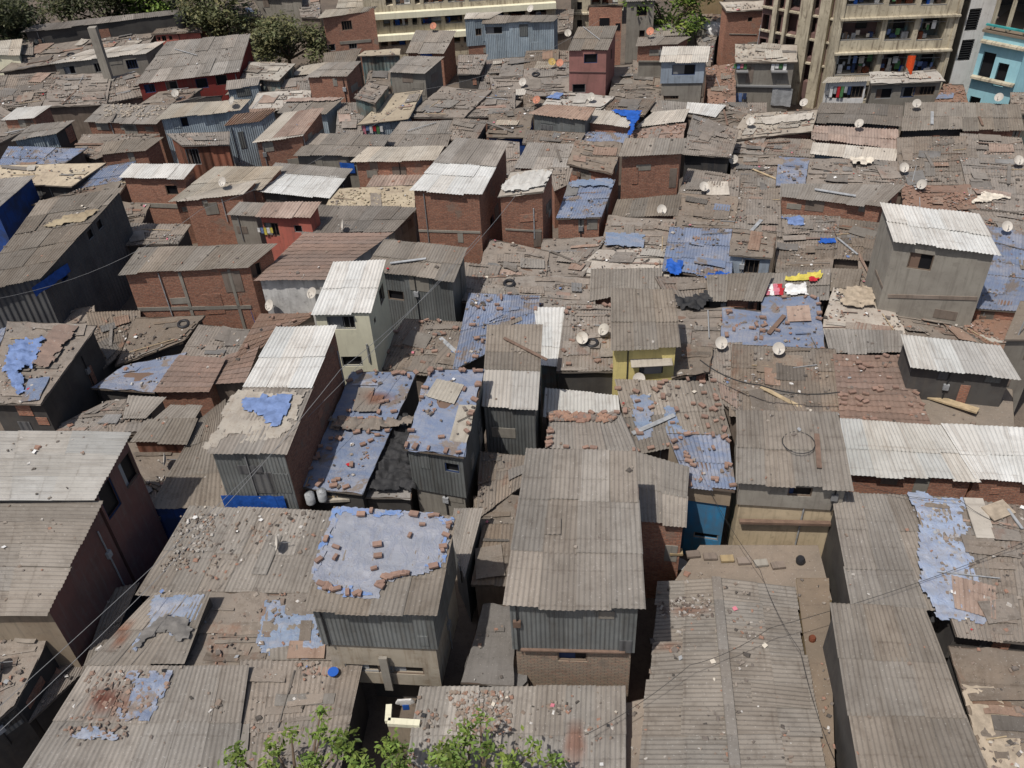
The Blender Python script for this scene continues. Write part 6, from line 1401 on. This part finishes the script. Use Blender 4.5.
for (px, py, z, rx, rz, lab, leaf, n, sd_) in [
    (20, 16, 4.5, 5, 1.8, 'dense dark tree in the far top left corner', 'leaf_dark', 8000, 1), (98, 4, 4, 4.2, 1.6, 'dark tree second from the left along the top edge', 'leaf_dark', 7000, 2),
    (55, -8, 5, 6.5, 2.2, 'big dark tree rising behind the top left corner tree', 'leaf_dark', 9000, 3), (144, 4, 4.5, 1.9, 1.5, 'small bright green bush behind the navy-walled shed', 'leaf_bright', 2200, 4),
    (215, 8, 5, 3.2, 1.6, 'grey-green tree behind the big grey corrugated roof', 'leaf_olive', 3600, 5), (672, 6, 5.2, 2.6, 2.0, 'bright green tree beside the plain grey concrete house', 'leaf_bright', 4200, 6),
    (172, -6, 5, 5.5, 1.8, 'tall dark tree at the top edge behind the grey-green tree', 'leaf_dark', 7000, 7), (-30, 30, 4.5, 4, 2, 'dark tree half outside the left border, top', 'leaf_dark', 4000, 8)]:
    tree(lab, base(px, py, z), z, clumpset(px, py, z, rx, rz, 9, sd_ + 20), leaf, .2, n, seed=sd_)
tree('olive-grey dusty tree between the red-walled house and the brick houses', base(283, 44, 3.2), 3.4, clumpset(283, 42, 3.6, 2.7, 1.0, 12, 51, r=1.25, ry=1.8), 'leaf_olive', .17, 6500, seed=51)
def pc(lst, z, sc=1.0):
    out = []
    for (x, y, r) in lst:
        q = P(x, y, z); out.append((q.x, q.y, q.z + random.Random(int(x)).uniform(-.3, .3), r * sc))
    return out
LFT = [(236, 757, .4), (273, 745, .28), (292, 735, .25), (322, 716, .18), (322, 738, .3), (345, 745, .5), (310, 768, .5), (268, 775, .4), (360, 770, .5), (230, 790, .5), (340, 800, .6)]
RGT = [(392, 748, .4), (400, 770, .5), (438, 752, .35), (452, 745, .38), (470, 738, .3), (480, 717, .22), (464, 728, .22), (490, 750, .33), (455, 770, .5), (510, 762, .35), (535, 748, .28), (552, 758, .28), (497, 779, .4), (430, 790, .5), (520, 800, .6)]
tree('bright green leafy tree top at the bottom edge, left one', base(300, 860, 2), 5.0, pc(LFT, 4.9, .75), 'leaf_bright', .095, 1500, seed=61, tr=.18)
tree('bright green leafy tree top at the bottom edge, right one', base(470, 870, 2), 5.0, pc(RGT, 4.9, .75), 'leaf_bright', .095, 2000, seed=62, tr=.18)

# ------------------------------------------------------------------ rubble strewn over the roofs (uncountable)
rr = random.Random(123)
rub = MB(); lit = MB()
cols = [((.22, .17, .135), 5), ((.15, .13, .115), 4), ((.31, .17, .12), 3), ((.30, .26, .22), 3), ((.46, .43, .39), 1.2), ((.06, .055, .05), 3), ((.62, .6, .57), .5)]
cw = [c[1] for c in cols]; cc_ = [c[0] for c in cols]
dens = dict(a=1.6, d=.7, l=.35, w=.02, r=.9, t=1.2, k=26, m=7.5, b=4, y=5, p=8, c=1, m2=3, b2=.5)
extra = {'roof covered in loose': 5, 'broad grey corrugated roof strewn': 9, 'corrugated roof strewn with rubble': 12, 'hall': 5, 'littered roof with a blue': 6, 'wide corrugated roof with a rust': 3, 'large brick-weighted roof': 4, 'long smooth grey': .4, 'long grey corrugated roof on': .8, 'huge grey': .25}
def rock(p, s, nrm, t):
    a = rr.uniform(0, 6.28); X = Vector((math.cos(a), math.sin(a), 0)) * s; Y = Vector((-math.sin(a), math.cos(a), 0)) * s * rr.uniform(.4, 1); Z = Vector((0, 0, s * rr.uniform(.25, .6))); j = lambda: Vector((rr.uniform(-.3, .3), rr.uniform(-.3, .3), rr.uniform(-.2, .2))) * s
    b = [p - X - Y + j(), p + X - Y + j(), p + X + Y + j(), p - X + Y + j()]; u = [q * .0 + (q + (p - q) * .25) + Z for q in b]
    k = len(rub.v); rub.v.extend(tuple(q) for q in b + u)
    for f in ((4, 5, 6, 7), (0, 1, 5, 4), (1, 2, 6, 5), (2, 3, 7, 6), (3, 0, 4, 7)):
        rub.f.append(tuple(k + i for i in f)); rub.uv.extend([(0, 0)] * 4); rub.t.extend([t] * 4); rub.mi.append(rub.slot('rubble')); rub.smooth.append(False)
for S in ROOFS:
    dn = dens.get(S.kind, 2)
    for k, v in extra.items():
        if k in S.label: dn = v
    cnt = int(S.W * S.L * dn); clus = [(rr.random(), rr.random(), rr.uniform(.03, .16)) for _ in range(6)]
    for _ in range(cnt):
        if rr.random() < .72: c = rr.choice(clus); u, v = rr.gauss(c[0], c[2]), rr.gauss(c[1], c[2])
        else: u, v = rr.random(), rr.random()
        if not (0.01 < u < .99 and .01 < v < .99): continue
        p = S.p(u, v); x, y = proj(p)
        if not (-60 < x < 1084 and -30 < y < 830): continue
        t = rr.choices(cc_, cw)[0]; s = rr.uniform(.025, .075) * (1.6 if rr.random() < .12 else 1)
        if S.kind == 'k': t = rr.choices([(.30, .18, .13), (.26, .15, .11), (.2, .15, .12)], [4, 3, 2])[0]; s = rr.uniform(.04, .10)
        rock(p + S.nrm() * (.035 if S.kind not in 'mkbp' else .06), s, None, t)
        if rr.random() < .03:
            q = p + Vector((0, 0, .1)); a = rr.uniform(0, 3.1); s = rr.uniform(.05, .14); X = Vector((math.cos(a), math.sin(a), rr.uniform(-.2, .2))) * s; Y = Vector((-math.sin(a), math.cos(a), rr.uniform(-.3, .3))) * s * rr.uniform(.5, 1)
            lit.face([q - X, q - Y, q + X * .8, q + Y], rr.choice(['c_white', 'c_white', 'c_palegrey', 'c_bluefade', 'c_rag', 'c_pink', 'c_white', 'c_black', 'c_red' if rr.random() < .3 else 'c_rag']))
HC_ = {}
for (tile, poly, n_, sz, pal) in [
    ('D1', '330,400 470,395 660,400 640,470 540,570 500,660 300,650 240,640 330,520', 170, (.03, .09), [(.26, .17, .13), (.2, .15, .12), (.3, .2, .15)]),
    ('B2', '350,0 620,10 620,75 300,70', 90, (.04, .09), [(.5, .43, .3), (.42, .35, .24)]), ('A1', '400,395 650,410 600,450 400,450', 110, (.05, .12), [(.42, .37, .3), (.4, .34, .27)]),
    ('C3', '190,128 440,135 440,155 190,155', 70, (.08, .2), [(.34, .2, .14), (.28, .16, .12), (.2, .17, .15)]), ('C2', '320,150 560,160 640,145 600,180 320,190', 180, (.06, .2), [(.25, .19, .15), (.3, .2, .15), (.18, .15, .13)]),
    ('C1', '690,520 860,520 760,700 620,740', 150, (.03, .08), [(.4, .38, .35), (.25, .2, .16), (.2, .16, .13)]), ('D2', '750,480 1000,470 1000,640 850,650', 260, (.025, .08), [(.36, .33, .30), (.25, .2, .16), (.3, .18, .13)]),
    ('C4', '590,440 780,450 900,900 720,880', 110, (.03, .09), [(.36, .35, .35), (.3, .24, .2), (.2, .16, .13)]), ('D3', '610,130 810,100 815,190 620,200', 90, (.03, .08), [(.2, .16, .13), (.4, .37, .34), (.1, .08, .07)])]:
    HC_.clear(); pp = [T(tile, *map(float, c.split(','))) for c in poly.split()]
    for _ in range(n_ * 3):
        x = rr.uniform(min(p[0] for p in pp), max(p[0] for p in pp)); y = rr.uniform(min(p[1] for p in pp), max(p[1] for p in pp))
        if not inpoly(x, y, pp) or rr.random() < .5: continue
        if tile not in HC_: HC_[tile] = []
        hc = HC_[tile]
        q = None
        for S in hc:
            q_, u_, v_ = S.hit(x, y)
            if 0 <= u_ <= 1 and 0 <= v_ <= 1: q = q_; break
        if q is None:
            q, S, _, _ = hit(x, y)
            if S is None: continue
            hc.append(S)
        rock(q + Vector((0, 0, .05)), rr.uniform(*sz), None, rr.choice(pal))
tag(rub.build('rubble'), 'small stones, brick bits and dirt strewn over the roofs', 'rubble', None, 'stuff')
tag(lit.build('litter'), 'scraps of paper and plastic blown over the roofs', 'litter', None, 'stuff')
print('bricks', NB, 'rubble', len(rub.v) // 8)
